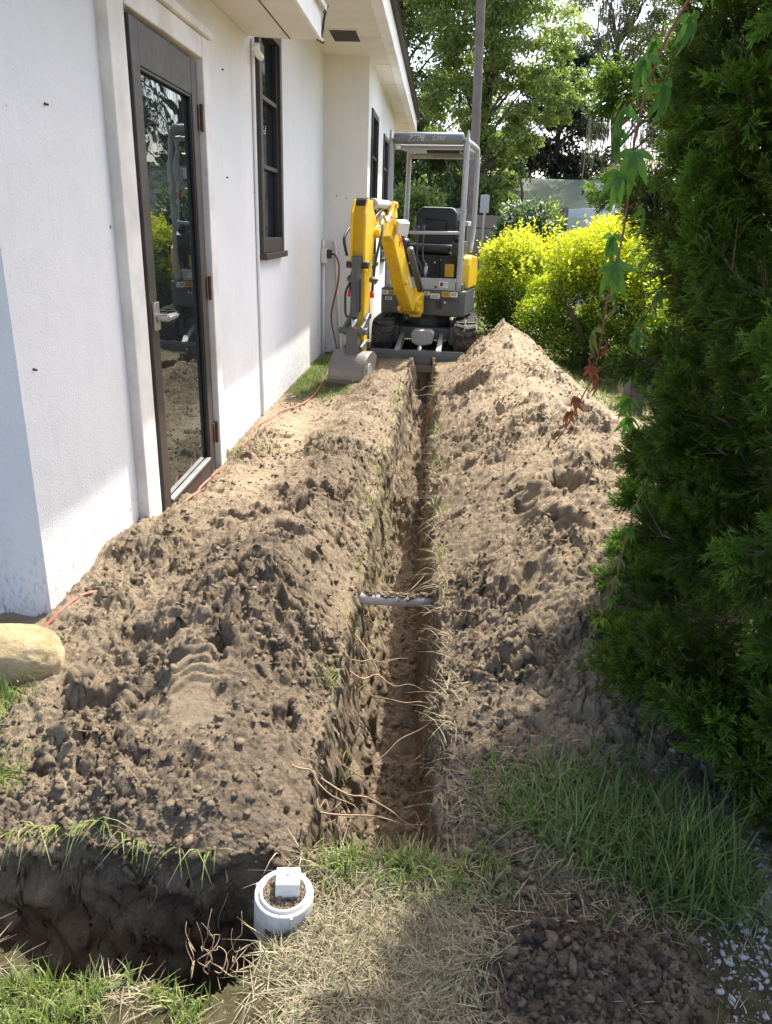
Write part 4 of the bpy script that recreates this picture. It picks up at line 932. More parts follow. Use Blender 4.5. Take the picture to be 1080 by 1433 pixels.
def grav(n, g):
    x = .62 + .34 * g.random(n); y = 1.0 + .75 * g.random(n); k = g.random(n) < (.25 + .75 * (x - .6) / .35)
    x, y = x[k], y[k]
    x = np.r_[x, .56 + .03 * g.normal(size=60)]; y = np.r_[y, 1.68 + .07 * g.normal(size=60)]
    return np.stack([x, y, H(x, y) + .001], -1)
V_, F_, R__ = crumbs(4200, grav, .0015, .008, 12)
me = npmesh('white_gravel', V_, F_, {'rnd': R__}); tag(link('white_gravel', me, M_pebble), 'white gravel scattered under the juniper at the right', 'gravel', kind='stuff')

# cords
cpts = []
for (x, y) in [(-1.28, 2.12), (-1.25, 2.18), (-1.225, 2.24), (-1.20, 2.33), (-1.16, 2.42), (-1.15, 2.6), (-1.19, 2.9), (-1.15, 3.1)]: cpts.append((x, y, h1(x, y) + .004 if y > 2.15 and y < 2.38 else h1(x, y) - .03))
for (x, y, dz) in [(-1.14, 3.3, -.02), (-1.17, 3.42, .01), (-1.15, 3.55, .012), (-1.185, 3.70, .012), (-1.17, 3.85, .012), (-1.19, 3.98, .012), (-1.17, 4.12, .0), (-1.12, 4.3, -.02), (-1.15, 4.5, .012), (-1.19, 4.7, .012),
                   (-1.17, 4.9, .012), (-1.21, 5.15, .012), (-1.18, 5.4, .012), (-1.14, 5.6, .012), (-1.05, 5.85, .012), (-1.02, 6.15, .01), (-1.0, 6.5, .008), (-1.02, 7.0, .008), (-1.04, 7.6, .008)]:
    cpts.append((x, y, h1(x, y) + dz))
q = MB().tube(smoothpath(cpts, 6), .0062, 8); co_ = q.build('extension_cord', M_cord, None, smooth=True); tag(co_, 'orange red extension cord snaking along the soil at the wall foot', 'cord')
q = MB().tube(smoothpath([(WX + .115, 8.60, 1.075), (WX + .16, 8.58, 1.06), (WX + .20, 8.56, .95), (WX + .185, 8.55, .75), (WX + .135, 8.52, .52), (WX + .13, 8.5, .38), (WX + .18, 8.42, .20), (WX + .22, 8.3, .06), (WX + .23, 7.9, .015)], 6), .0095, 8)
tag(q.build('power_cord', M_cord2, None, smooth=True), 'dark red power cord hanging from the outlet in the wall corner', 'cord')

# ------------------------------------------------------------------ grass
def blades(x, y, z, L, W, bend, az, g, segs=3, lean=None):
    n = len(x)
    t = np.linspace(0, 1, segs + 1)[None, :, None]
    d = np.stack([np.cos(az), np.sin(az), 0 * az], -1)[:, None, :]
    sa = az + math.pi / 2 + g.normal(size=n) * .5
    sd = np.stack([np.cos(sa), np.sin(sa), 0 * az], -1)[:, None, :]
    L_, b_ = L[:, None, None], bend[:, None, None]
    c = np.stack([x, y, z], -1)[:, None, :] + d * L_ * (b_ * t ** 1.7 + (0 if lean is None else lean[:, None, None] * t))
    upv = np.array([0, 0, 1.])[None, None, :]
    c = c + upv * L_ * (t * (1 - .25 * b_) - .62 * np.clip(b_, 0, 1.4) * t ** 2.6 * (b_ > .5) - .1 * b_ * t ** 2) * (1 if lean is None else (1 - .75 * np.clip(lean, 0, 1.2))[:, None, None])
    w = W[:, None, None] * (1 - .88 * t ** 1.5)
    V = np.stack([c - sd * w / 2, c + sd * w / 2], 2).reshape(n, -1, 3)
    k = 2 * (segs + 1)
    f = np.array([[2 * i, 2 * i + 1, 2 * i + 3, 2 * i + 2] for i in range(segs)])
    F = (f[None] + (np.arange(n) * k)[:, None, None]).reshape(-1, 4)
    r = np.clip(np.repeat(g.random(n), k) * .85 + np.tile(np.repeat(t.ravel(), 2), n) * .15, 0, 1)
    return V.reshape(-1, 3), F, r
def grass(name, mat, x, y, Lm, Wm, bm_, seed, label, sink=.004, lay=0., cat='grass', dz=0):
    g = np.random.default_rng(seed); n = len(x)
    L = Lm * (.45 + .85 * g.random(n)); W = Wm * (.6 + .7 * g.random(n)); b = np.abs(bm_ * (.3 + 1.3 * g.random(n)))
    lean = None if not lay else lay * g.random(n)
    V, F, r = blades(x, y, H(x, y) - sink + dz, L, W, b, g.random(n) * 6.283, g, lean=lean)
    me = npmesh(name, V, F, {'rnd': r}); return tag(link(name, me, mat), label, cat, kind='stuff')
def tufts(cx, cy, per, sig, g):
    k = np.repeat(np.arange(len(cx)), per); a = np.asarray(cx)[k] + g.normal(size=len(k)) * sig; b_ = np.asarray(cy)[k] + g.normal(size=len(k)) * sig
    return a, b_
g = np.random.default_rng(3)
def filt(x, y, f): k = f(x, y); return x[k], y[k]
fYf = lambda x: np.interp(x, [-2.4, -1.2, -.8, -.71, -.52, -.386, -.30], [1.07, 1.07, 1.06, 1.01, 1.03, .99, 1.09])
def patch(n, x0, x1, y0, y1, thr, seed, sc=7.):
    x = x0 + (x1 - x0) * g.random(n); y = y0 + (y1 - y0) * g.random(n)
    k = fbm(x * sc, y * sc, octv=3, seed=seed) > thr
    return x[k], y[k]
# near left, green in the sun
x, y = patch(9000, -1.2, -.36, .70, 1.11, -.18, 61, 9); x, y = filt(x, y, lambda x, y: y < fYf(x) + .004)
grass('green_grass', F_grass, x, y, .060, .0042, .55, 1, 'green grass in sunlight along the near edge of the pit')
x, y = patch(5200, -1.2, -.28, .70, 1.11, -.1, 62, 9); x, y = filt(x, y, lambda x, y: y < fYf(x) + .004)
grass('dry_grass', F_straw, x, y, .055, .0030, .9, 2, 'pale dry grass stems at the near left corner', lay=.9)
# dry straw patch in the middle
x = -.01 + .125 * g.normal(size=12000); y = 1.14 + .12 * g.normal(size=12000); x, y = filt(x, y, lambda x, y: (y < 1.375) & (y > .7) & (np.hypot(x - CX, y - CY) > .075) & (x > -.30) & (x < .19 + .05 * np.sin(y * 40)))
grass('straw_grass', F_straw, x, y, .058, .0030, .75, 4, 'dry straw coloured grass between the cleanout and the dark soil heap', lay=1.0)
x, y = tufts(-.20 + .42 * g.random(34), 1.29 + .08 * g.random(34), 22, .020, g); x, y = filt(x, y, lambda x, y: (y < 1.40) & (np.hypot(x - CX, y - CY) > .072))
grass('green_grass', F_grass, x, y, .085, .0038, .6, 5, 'green and dry tufts at the near end of the trench')
# lush grass at right in the shade
x = .46 + .15 * g.normal(size=3300); y = 1.46 + .13 * g.normal(size=3300); x, y = filt(x, y, lambda x, y: (x > .16) & (x < .86) & (y > 1.18) & (y < 1.78) & (y > 1.36 - .55 * (x - .45)) )
grass('lush_grass', F_lush, x, y, .105, .0050, .75, 6, 'long green grass in the shade beside the juniper')
x = .66 + .055 * g.normal(size=750); y = 1.38 + .06 * g.normal(size=750)
grass('lush_grass', F_lush, x, y, .165, .0062, .55, 7, 'tallest clump of green grass at the foot of the juniper')
x, y = patch(3600, .12, .75, 1.2, 1.78, -.1, 66, 9)
grass('dry_grass', F_straw, x, y, .060, .0026, 1.0, 8, 'dry stems among the shaded grass right of the trench', lay=1.0)
x, y = patch(900, .40, .95, .85, 1.25, -.05, 68, 9)
grass('dry_grass', F_straw, x, y, .050, .0028, 1.0, 28, 'dry stems over the gravel at the near right corner', lay=1.0)
# trench edges
ty = np.r_[1.5 + 6 * g.random(90)]; tx = xr_of(ty) + .012 + .012 * g.normal(size=len(ty))
x, y = tufts(tx, ty, 17, .022, g); grass('edge_grass', F_straw, x, y, .075, .0030, .8, 9, 'dry grass tufts along the right rim of the trench', lay=.5)
ty = np.r_[2.0, 2.05, 2.45, 3.0, 3.3, 3.35, 3.6, 3.7, 3.75, 4.0, 4.6, 4.7, 5.1, 5.4, 5.7, 6.2, 6.6, 6.9, 4.2, 4.25, 4.3, 2.9, 5.9, 6.0]; tx = xl_of(ty) + .015 + .015 * g.normal(size=len(ty))
x, y = tufts(tx, ty, 34, .026, g); grass('edge_grass', F_grass, x, y, .080, .0034, .7, 10, 'green and yellow tufts along the left rim of the trench')
tx = xr_of(np.array([3.0, 3.6, 4.3, 4.4, 5.0, 5.2, 5.6, 6.2, 6.6, 7.0])) + .02; x, y = tufts(tx, [3.0, 3.6, 4.3, 4.4, 5.0, 5.2, 5.6, 6.2, 6.6, 7.0], 40, .03, g)
grass('edge_grass', F_grass, x, y, .080, .0034, .7, 20, 'green tufts along the right rim of the trench')
# pit back rim: hanging blades
n = 120; x = -1.0 + .62 * g.random(n); x = np.where(g.random(n) < .75, -.86 + .14 * g.normal(size=n), x); y = np.interp(x, [-2.4, -1.2, -.96, -.8, -.61, -.44, -.34], [1.42, 1.36, 1.345, 1.375, 1.335, 1.325, 1.34]) + .008
gg = np.random.default_rng(50); V, F, r = blades(x, y, H(x, y + .02) - .002, .055 * (.5 + gg.random(n)), .0036 * (.6 + .7 * gg.random(n)), .9 + .7 * gg.random(n), -math.pi / 2 + gg.normal(size=n) * .8, gg)
tag(link('rim_grass', npmesh('rim_grass', V, F, {'rnd': np.clip(.25 + .75 * r, 0, 1)}), F_grass), 'grass blades hanging over the far rim of the pit', 'grass', kind='stuff')
# left margin and wall foot
x = -1.21 + .04 * g.normal(size=280); y = 1.78 + .06 * g.normal(size=280); x = np.r_[x, -1.06 + .04 * g.normal(size=160)]; y = np.r_[y, 1.50 + .05 * g.normal(size=160)]
grass('green_grass', F_grass, x, y, .085, .0042, .6, 11, 'green grass at the left margin below the boulder')
x, y = tufts([-1.20, -1.17, -1.13, -1.18, -1.0], [4.42, 4.5, 4.6, 4.3, 4.55], 60, .045, g); grass('green_grass', F_lush, x, y, .045, .004, .7, 13, 'small green tuft at the foot of the door jamb')
x = -1.24 + .55 * g.random(5200) ** 1.3; y = 6.1 + 2.3 * g.random(5200); x, y = filt(x, y, lambda x, y: (y > 6.35 - .3 * (x + 1.24) + .15 * np.sin(x * 30)) & (x < -.52))
grass('lawn_grass', F_lush, x, y, .055, .0055, .6, 14, 'bright grass strip between the wall and the bucket')
x, y = tufts([-.9, -.72, -.68], [4.55, 4.35, 4.62], 30, .02, g); grass('small_weeds', F_lush, x, y, .03, .005, .8, 15, 'small green weeds on the trodden path')
# lawn beyond
x = -1.2 + 5.2 * g.random(26000); y = 8.5 + 8 * g.random(26000) ** 1.5; x, y = filt(x, y, lambda x, y: ((x > BX) | (y < 8.7)) & ((y > 9.3) | (np.abs(x + .08) > .72)))
grass('lawn_grass', F_lush, x, y, .085, .012, .6, 16, 'sunlit lawn around and behind the excavator')
x = .9 + 1.8 * g.random(5000); y = 5.5 + 3.5 * g.random(5000); x, y = filt(x, y, lambda x, y: x > 1.0 + .12 * (8 - y))
grass('lawn_grass', F_lush, x, y, .07, .009, .6, 17, 'shaded lawn behind the right spoil bank')

# roots in the trench and hanging in the pit
m = MB(); g = np.random.default_rng(77)
def root(p0, p1, sag, r):
    p0, p1 = Vector(p0), Vector(p1); pts = []
    for k in range(7):
        t = k / 6; p = p0.lerp(p1, t); p += Vector((g.normal() * .008, g.normal() * .012, -sag * math.sin(math.pi * t) + g.normal() * .006)); pts.append(p)
    m.tube(smoothpath(pts, 3), [r * (1 - .75 * k / 18) for k in range(19)], 5)
for (y, z0, z1, dy, fr_) in [(2.25, -.03, -.12, .05, .85), (2.05, -.04, -.22, -.10, .75), (2.15, -.10, -.16, .14, .8), (1.62, -.08, -.16, .05, .9), (1.72, -.04, -.14, -.06, .9), (2.6, -.05, -.2, -.2, .6),
                               (1.55, -.1, -.2, -.05, .6), (1.9, -.12, -.2, .02, .5), (2.4, -.1, -.14, .1, .7), (3.2, -.05, -.2, -.2, .7), (6.6, .05, -.05, .1, 1.0), (6.9, .04, .02, -.25, 1.1)]:
    a, b_ = xl_of(y), xr_of(y)
    if g.random() < .6: root((b_ + .03, y, z0), (b_ + (a - b_) * fr_, y + dy, z1), .015, .0032)
    else: root((a - .03, y, z0), (a + (b_ - a) * fr_, y + dy, z1), .015, .0034)
root((-.33, 1.62, .06), (-.12, 1.56, -.06), -.02, .0034)
for k in range(70):
    y = 1.45 + 2.6 * g.random() ** 1.4; s = g.random() < .6
    x = xr_of(y) + .01 if s else xl_of(y) + .02; z = -.02 - .22 * g.random()
    d = (-1 if s else 1); root((x, y, z), (x + d * (.03 + .07 * g.random()), y + g.normal() * .05, z - .03 + .06 * g.normal()), .005, .0014)
for k in range(22):
    x = -.95 + .62 * g.random(); y = float(np.interp(x, [-1.2, -.96, -.8, -.61, -.44, -.34], [1.36, 1.345, 1.375, 1.335, 1.325, 1.34])) - .012
    root((x, y + .03, -.01), (x + g.normal() * .04, y - .02 - .02 * g.random(), -.06 - .16 * g.random()), 0, .0016)
for k in range(10):
    x = -.42 + .12 * g.random(); root((x, 1.07, -.02), (x + .02 * g.normal(), 1.10 + .02 * g.normal(), .05 + .05 * g.random()), 0, .0014)
tag(m.build('exposed_roots', M_root, None, smooth=True), 'thin pale roots poking out of the trench and pit walls', 'roots', kind='stuff')

# ------------------------------------------------------------------ juniper at the right
JX, JY = 1.40, 2.18
jun = thing('juniper_tree', 'tall dark green juniper filling the right side of the view', 'tree', (JX, JY, 0))
m = MB(); m.tube(smoothpath([(JX, JY, -.05), (JX + .02, JY, .6), (JX - .02, JY + .02, 1.6), (JX + .02, JY, 2.8), (JX, JY, 3.9)], 4), [.11 - .10 * k / 16 for k in range(17)], 10)
m.build('trunk', M_bark, jun, smooth=True)
def ribbons(A, B, w0, w1, g):
    d = B - A; rnd = g.normal(size=A.shape); s = np.cross(d, rnd); s /= np.linalg.norm(s, axis=1, keepdims=True) + 1e-9
    V = np.stack([A - s * w0 / 2, A + s * w0 / 2, B + s * w1 / 2, B - s * w1 / 2], 1).reshape(-1, 3)
    return V, np.arange(len(V)).reshape(-1, 4)
def unit(v): return v / (np.linalg.norm(v, axis=-1, keepdims=True) + 1e-9)
def bough(seed):
    """one leafy juniper bough along +X, curving up (+Z)"""
    g = np.random.default_rng(seed); L = .46
    def ax(t): return np.stack([L * t * (1 - .10 * t), .02 * np.sin(t * 5 + seed), .12 * t ** 2], -1)
    Ps, Qs, T, Wd = [], [], [], []
    n1 = 34; t1 = .12 + .88 * np.sort(g.random(n1)) ** .85; b1 = ax(t1); ad = unit(ax(np.minimum(t1 + .02, 1.02)) - ax(t1 - .02))
    rad = unit(np.cross(ad, g.normal(size=(n1, 3)))); rad[:, 2] *= .8
    d1 = unit(ad * .85 + rad * .75 + np.array([0, 0, .12])); l1 = .20 * (1.06 - .72 * t1) * (.7 + .6 * g.random(n1))
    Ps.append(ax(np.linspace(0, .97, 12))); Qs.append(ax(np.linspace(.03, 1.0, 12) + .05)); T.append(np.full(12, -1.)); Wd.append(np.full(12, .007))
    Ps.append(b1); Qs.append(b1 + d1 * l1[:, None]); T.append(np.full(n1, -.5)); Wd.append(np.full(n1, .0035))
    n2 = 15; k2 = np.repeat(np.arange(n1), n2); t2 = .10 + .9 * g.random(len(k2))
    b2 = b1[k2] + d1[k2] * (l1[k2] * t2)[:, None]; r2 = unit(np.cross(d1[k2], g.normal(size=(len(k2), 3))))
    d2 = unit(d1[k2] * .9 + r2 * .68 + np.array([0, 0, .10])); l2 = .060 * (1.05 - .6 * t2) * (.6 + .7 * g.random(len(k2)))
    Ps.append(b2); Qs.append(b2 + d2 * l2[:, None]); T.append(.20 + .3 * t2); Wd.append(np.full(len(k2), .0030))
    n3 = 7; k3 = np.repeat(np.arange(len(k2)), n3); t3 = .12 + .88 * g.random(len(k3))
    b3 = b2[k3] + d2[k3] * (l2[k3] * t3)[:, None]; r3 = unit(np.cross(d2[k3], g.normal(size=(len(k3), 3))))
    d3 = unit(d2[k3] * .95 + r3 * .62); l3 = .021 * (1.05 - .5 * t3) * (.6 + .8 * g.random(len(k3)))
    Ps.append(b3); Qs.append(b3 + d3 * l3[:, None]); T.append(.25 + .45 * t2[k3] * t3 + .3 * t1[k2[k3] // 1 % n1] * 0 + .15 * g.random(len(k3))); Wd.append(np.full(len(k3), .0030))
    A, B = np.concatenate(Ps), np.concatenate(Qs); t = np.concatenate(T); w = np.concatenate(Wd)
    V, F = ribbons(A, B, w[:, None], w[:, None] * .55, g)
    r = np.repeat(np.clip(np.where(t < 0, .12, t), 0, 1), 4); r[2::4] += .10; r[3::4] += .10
    me = npmesh('branch', V, F, {'rnd': np.clip(r, 0, 1)}); me.polygons.foreach_set('material_index', np.ascontiguousarray(t < 0, np.int32)); return me
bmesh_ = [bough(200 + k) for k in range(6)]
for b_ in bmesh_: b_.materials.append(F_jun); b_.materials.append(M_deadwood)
def jR(z, a):
    base = np.interp(z, [0, .15, .4, .9, 1.5, 2.3, 3.0, 3.6, 4.1], [.78, .82, .80, .85, .94, .94, .66, .36, .06])
    return base * (1 + .11 * math.sin(a * 3 + z * 2.1) * math.cos(z * 3.7 + a) + .05 * math.sin(7 * a + 5 * z))
g = np.random.default_rng(31); cam_a = math.atan2(-JY, -JX)
nb = 0; tries = []
for k in range(300):
    inner = k >= 262
    if inner: z = 2.4 * g.random()
    elif k >= 226: z = 2.25 + 1.75 * (k - 226 + g.random()) / 36
    else: z = .03 + 2.27 * ((k + g.random()) / 226) ** 1.12
    a = cam_a - .35 + (g.normal() * .85 if g.random() < (.85 if k < 226 else .3) else (g.random() - .5) * 6.283)
    R1 = jR(z, a); ln = .85 + .45 * g.random()
    r0 = max(.02, R1 - .44 * ln) if not inner else R1 * (.15 + .4 * g.random())
    el = np.interp(z, [0, .25, .8, 2, 4], [-.10, .05, .22, .45, 1.0]) + g.normal() * .22
    if R1 < .4: el = max(el, .8)
    zb = z - .42 * ln * math.sin(el)
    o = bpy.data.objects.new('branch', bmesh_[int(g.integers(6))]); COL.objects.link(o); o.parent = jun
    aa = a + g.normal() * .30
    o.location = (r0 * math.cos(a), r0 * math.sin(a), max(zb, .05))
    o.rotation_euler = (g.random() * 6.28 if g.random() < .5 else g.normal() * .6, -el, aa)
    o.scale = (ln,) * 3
for o in [c for c in jun.children if c.name.startswith('branch')][-30:]:   # low skirt of boughs sweeping the ground on the open side
    a = -2.75 + 1.25 * g.random(); z = .03 + .24 * g.random(); r0 = .42 + .10 * g.random()
    o.location = (r0 * math.cos(a), r0 * math.sin(a), z + .03); o.rotation_euler = (g.normal() * .5, .05 + .10 * g.normal(), a + g.normal() * .3); o.scale = (1.0,) * 3
m = MB(); g2 = np.random.default_rng(8)
for k in range(70):
    z = .1 + 3.2 * g2.random(); a = g2.random() * 6.283; r = jR(z, a) * .75
    m.tube([(JX, JY, max(.05, z - .25)), (JX + .5 * r * math.cos(a), JY + .5 * r * math.sin(a), z - .08), (JX + r * math.cos(a + .1), JY + r * math.sin(a + .1), z)], [.014, .010, .004], 5)
m.build('limb', M_deadwood, jun, smooth=True)

# creeper hanging down the side of the juniper
vp = [(.62, 1.80, 2.05), (.46, 1.76, 1.83), (.405, 1.75, 1.70), (.385, 1.74, 1.57), (.390, 1.75, 1.463), (.388, 1.75, 1.378), (.376, 1.75, 1.29), (.372, 1.75, 1.18), (.365, 1.75, 1.10), (.328, 1.76, .985), (.300, 1.78, .92)]
vine = thing('creeper_vine', 'trailing creeper with green upper and red lower leaves beside the juniper', 'vine', (.62, 1.80, 2.05))
path_ = smoothpath(vp, 6); MB().tube(path_, [.0032 - .002 * k / len(path_) for k in range(len(path_))], 6).build('stem', M_vine, vine, smooth=True)
def leaflet(L, W, curl):
    """pointed oval blade along +X with a keel and droop; returns verts, quads"""
    n = 7; vs = []; t = np.linspace(0, 1, n)
    w = W * np.sin(np.pi * t ** .8) ** .8 * (1 - .25 * t) + .0006
    for k in range(n):
        z = -curl * L * t[k] ** 2
        vs += [(L * t[k], -w[k] / 2, z + .18 * w[k]), (L * t[k], 0, z), (L * t[k], w[k] / 2, z + .18 * w[k])]
    fs = []
    for k in range(n - 1):
        for c in (0, 1): fs.append((3 * k + c, 3 * k + c + 1, 3 * k + c + 4, 3 * k + c + 3))
    return np.array(vs), np.array(fs)
def leafmesh(seed, L, mat):
    g = np.random.default_rng(seed); Vs, Fs, k0 = [], [], 0
    for a, s in ((0, 1.0), (.62, .9), (-.62, .9), (1.35, .65), (-1.35, .65)):
        v, f = leaflet(L * s, L * s * .38, .45 + .35 * g.random())
        v[:, 0] += .004; an = a + g.normal() * .1
        dr = .12 * abs(a)
        v = v @ np.array(Matrix.Rotation(dr, 3, 'Y'))  # droop the outer leaflets
        v = v @ np.array(Matrix.Rotation(an, 3, 'Z')).T
        Vs.append(v); Fs.append(f + k0); k0 += len(v)
    V = np.concatenate(Vs); me = npmesh('leaf', V, np.concatenate(Fs), {'rnd': np.clip(.5 + .25 * g.normal(size=len(V)) * 0 + .5 * (g.random() - .5), 0, 1) * np.ones(len(V))})
    me.polygons.foreach_set('use_smooth', np.ones(len(me.polygons), bool)); me.materials.append(mat); return me
LG = [leafmesh(k, 1.0, F_vg) for k in range(3)]; LO = [leafmesh(10 + k, 1.0, F_vo) for k in range(2)]; LR = [leafmesh(20 + k, 1.0, F_vr) for k in range(2)]
g = np.random.default_rng(5); N = len(path_)
for k in range(30):
    i = int(N * (k + .5) / 30); p = path_[i]; fr_ = i / N
    if fr_ < .55: me, s = LG[k % 3], .056 + .026 * g.random()
    elif fr_ < .68: me, s = LO[k % 2], .065
    elif fr_ < .9: me, s = LR[k % 2], .030 + .010 * g.random()
    else: me, s = LR[k % 2], .022
    if fr_ > .36 and k % 2 and fr_ < .66: continue
    o = bpy.data.objects.new('leaf', me); COL.objects.link(o); o.parent = vine
    a = math.pi + g.normal() * .9 if k % 3 else g.normal() * .8 - .6
    dp = Vector((math.cos(a), math.sin(a), 0)) * (.015 if fr_ > .5 else .03)
    o.location = Vector(p) + dp - ORG[vine.name]; o.rotation_euler = (g.normal() * .3, 1.05 + .3 * g.random(), a); o.scale = (s, s * .8, s)
    MB().tube([Vector(p), Vector(p) + dp * .6 + Vector((0, 0, .01)), Vector(p) + dp], .0012, 5).build('leaf_stalk', M_vine, vine)
# a few creeper leaves further down on the juniper edge
vine2 = thing('creeper_sprig', 'small creeper sprig with yellowing leaves low on the juniper edge', 'vine', (.52, 1.9, .55))
q = smoothpath([(.60, 2.0, .78), (.545, 1.92, .66), (.53, 1.90, .52), (.50, 1.89, .40), (.47, 1.88, .33)], 5); MB().tube(q, .002, 6).build('stem', M_vine, vine2, smooth=True)
for k in range(9):
    p = q[int(len(q) * (k + .5) / 9)]; o = bpy.data.objects.new('leaf', (LG + LO)[k % 5]); COL.objects.link(o); o.parent = vine2
    o.location = Vector(p) - ORG[vine2.name]; o.rotation_euler = (g.normal() * .4, .6 + .4 * g.random(), math.pi + g.normal() * 1.2); o.scale = (.034 + .012 * g.random(),) * 3
vine3 = thing('creeper_sprig', 'bright green creeper sprig in the gap at mid height of the juniper edge', 'vine', (.62, 2.3, 1.15))
q = smoothpath([(.66, 2.35, 1.25), (.60, 2.3, 1.15), (.59, 2.28, 1.0), (.60, 2.28, .86)], 5); MB().tube(q, .002, 6).build('stem', M_vine, vine3, smooth=True)
for k in range(6):
    p = q[int(len(q) * (k + .5) / 6)]; o = bpy.data.objects.new('leaf', LG[k % 3]); COL.objects.link(o); o.parent = vine3
    o.location = Vector(p) - ORG[vine3.name]; o.rotation_euler = (g.normal() * .4, .8 + .3 * g.random(), math.pi + g.normal() * .9); o.scale = (.06,) * 3

# ------------------------------------------------------------------ shrubs and trees
def cards(P, size, g, up_bias=.0, asp=.55, nrm=None):
    n = len(P); d = unit(g.normal(size=(n, 3)) + np.array([0, 0, up_bias])); q = unit(np.cross(d, g.normal(size=(n, 3))))
    s = (size * (.6 + .8 * g.random(n)))[:, None]
    A, B, C_, D = P, P + d * s * .5 + q * s * asp * .5, P + d * s, P + d * s * .5 - q * s * asp * .5
    V = np.stack([A, B, C_, D], 1).reshape(-1, 3); return V, np.arange(4 * n).reshape(-1, 4)
def shrub(name, label, c, rad, n, size, mat, seed, group=None, cat='shrub', spikes=0, gold=True, zmin=.05):
    g = np.random.default_rng(seed); t = thing(name, label, cat, (c[0], c[1], 0), group)
    k = 46; d = unit(g.normal(size=(k, 3)) + np.array([0, 0, .25])); cc = np.array(c) + d * np.array(rad) * (.55 + .30 * g.random((k, 1))); cc = np.vstack([cc, np.array(c)[None]])
    br = np.r_[np.full(k, 1.) * (.26 + .14 * g.random(k)) * min(rad), min(rad) * .7]
    i = g.integers(0, k + 1, n * 2); dd = unit(g.normal(size=(n * 2, 3)) + np.array([0, 0, .3]))
    P = cc[i] + dd * (br[i] * (.72 + .33 * g.random(n * 2)))[:, None]
    e = np.sqrt((((P - np.array(c)) / np.array(rad)) ** 2).sum(1))
    keep = (P[:, 2] > zmin) & (e > .50) & (e < 1.18); P, e, dd = P[keep][:n], e[keep][:n], dd[keep][:n]
    if spikes:
        a = g.random(spikes) * 6.283; r = np.sqrt(g.random(spikes)) * .95
        bx_, by_ = c[0] + rad[0] * r * np.cos(a), c[1] + rad[1] * r * np.sin(a); bz = c[2] + rad[2] * np.sqrt(np.maximum(.05, 1 - r ** 2)) * .93
        tt = np.repeat(np.linspace(0, 1, 12)[None], spikes, 0); ln = (.10 + .16 * g.random(spikes))[:, None]; lx = g.normal(size=(spikes, 1)) * .35; ly = g.normal(size=(spikes, 1)) * .35
        S = np.stack([bx_[:, None] + lx * tt * ln, by_[:, None] + ly * tt * ln, bz[:, None] + tt * ln], -1).reshape(-1, 3)
        P = np.vstack([P, S]); e = np.r_[e, np.full(len(S), 1.1)]; dd = np.vstack([dd, np.tile([0, 0, 1.], (len(S), 1))])
    V, F = cards(P, size, g, .35)
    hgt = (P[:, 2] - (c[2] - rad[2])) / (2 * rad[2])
    # young growth (golden) sits at the outside and the top, old green leaves low and inside; sun and shade painted in too
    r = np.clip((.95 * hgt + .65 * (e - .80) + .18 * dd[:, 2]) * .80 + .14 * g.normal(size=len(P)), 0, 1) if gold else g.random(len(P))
    me = npmesh('crown', V, F, {'rnd': np.repeat(r, 4)}); me.transform(Matrix.Translation(-ORG[t.name])); link('crown', me, mat, t)
    m = MB()
    for q in range(9):
        a = g.random() * 6.283; e_ = Vector((c[0] + rad[0] * .6 * math.cos(a), c[1] + rad[1] * .6 * math.sin(a), c[2] + rad[2] * .3))
        m.tube([(c[0] + .1 * math.cos(a), c[1] + .1 * math.sin(a), -.03), (c[0] + .3 * rad[0] * math.cos(a), c[1] + .3 * rad[1] * math.sin(a), c[2] * .7), e_], [.02, .015, .006], 5)
    m.build('trunk', M_deadwood, t, smooth=True); return t
GS = 'golden shrubs beyond the right spoil bank'
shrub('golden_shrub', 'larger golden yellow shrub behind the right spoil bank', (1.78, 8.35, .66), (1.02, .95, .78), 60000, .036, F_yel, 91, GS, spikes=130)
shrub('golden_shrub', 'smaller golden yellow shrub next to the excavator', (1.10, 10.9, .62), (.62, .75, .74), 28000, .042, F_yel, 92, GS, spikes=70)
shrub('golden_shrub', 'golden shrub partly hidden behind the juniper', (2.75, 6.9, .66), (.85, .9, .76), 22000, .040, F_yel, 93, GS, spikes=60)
shrub('flowering_shrub', 'pale leaved shrub at the corner of the wooden and pale fences', (1.55, 14.8, 1.15), (.6, .45, .68), 7000, .085, F_flow, 94, gold=False, spikes=30)
shrub('green_shrub', 'leafy green shrub beside the pale fence', (2.0, 15.7, 1.05), (.42, .4, .75), 4500, .08, F_treeA, 95, gold=False, spikes=30)

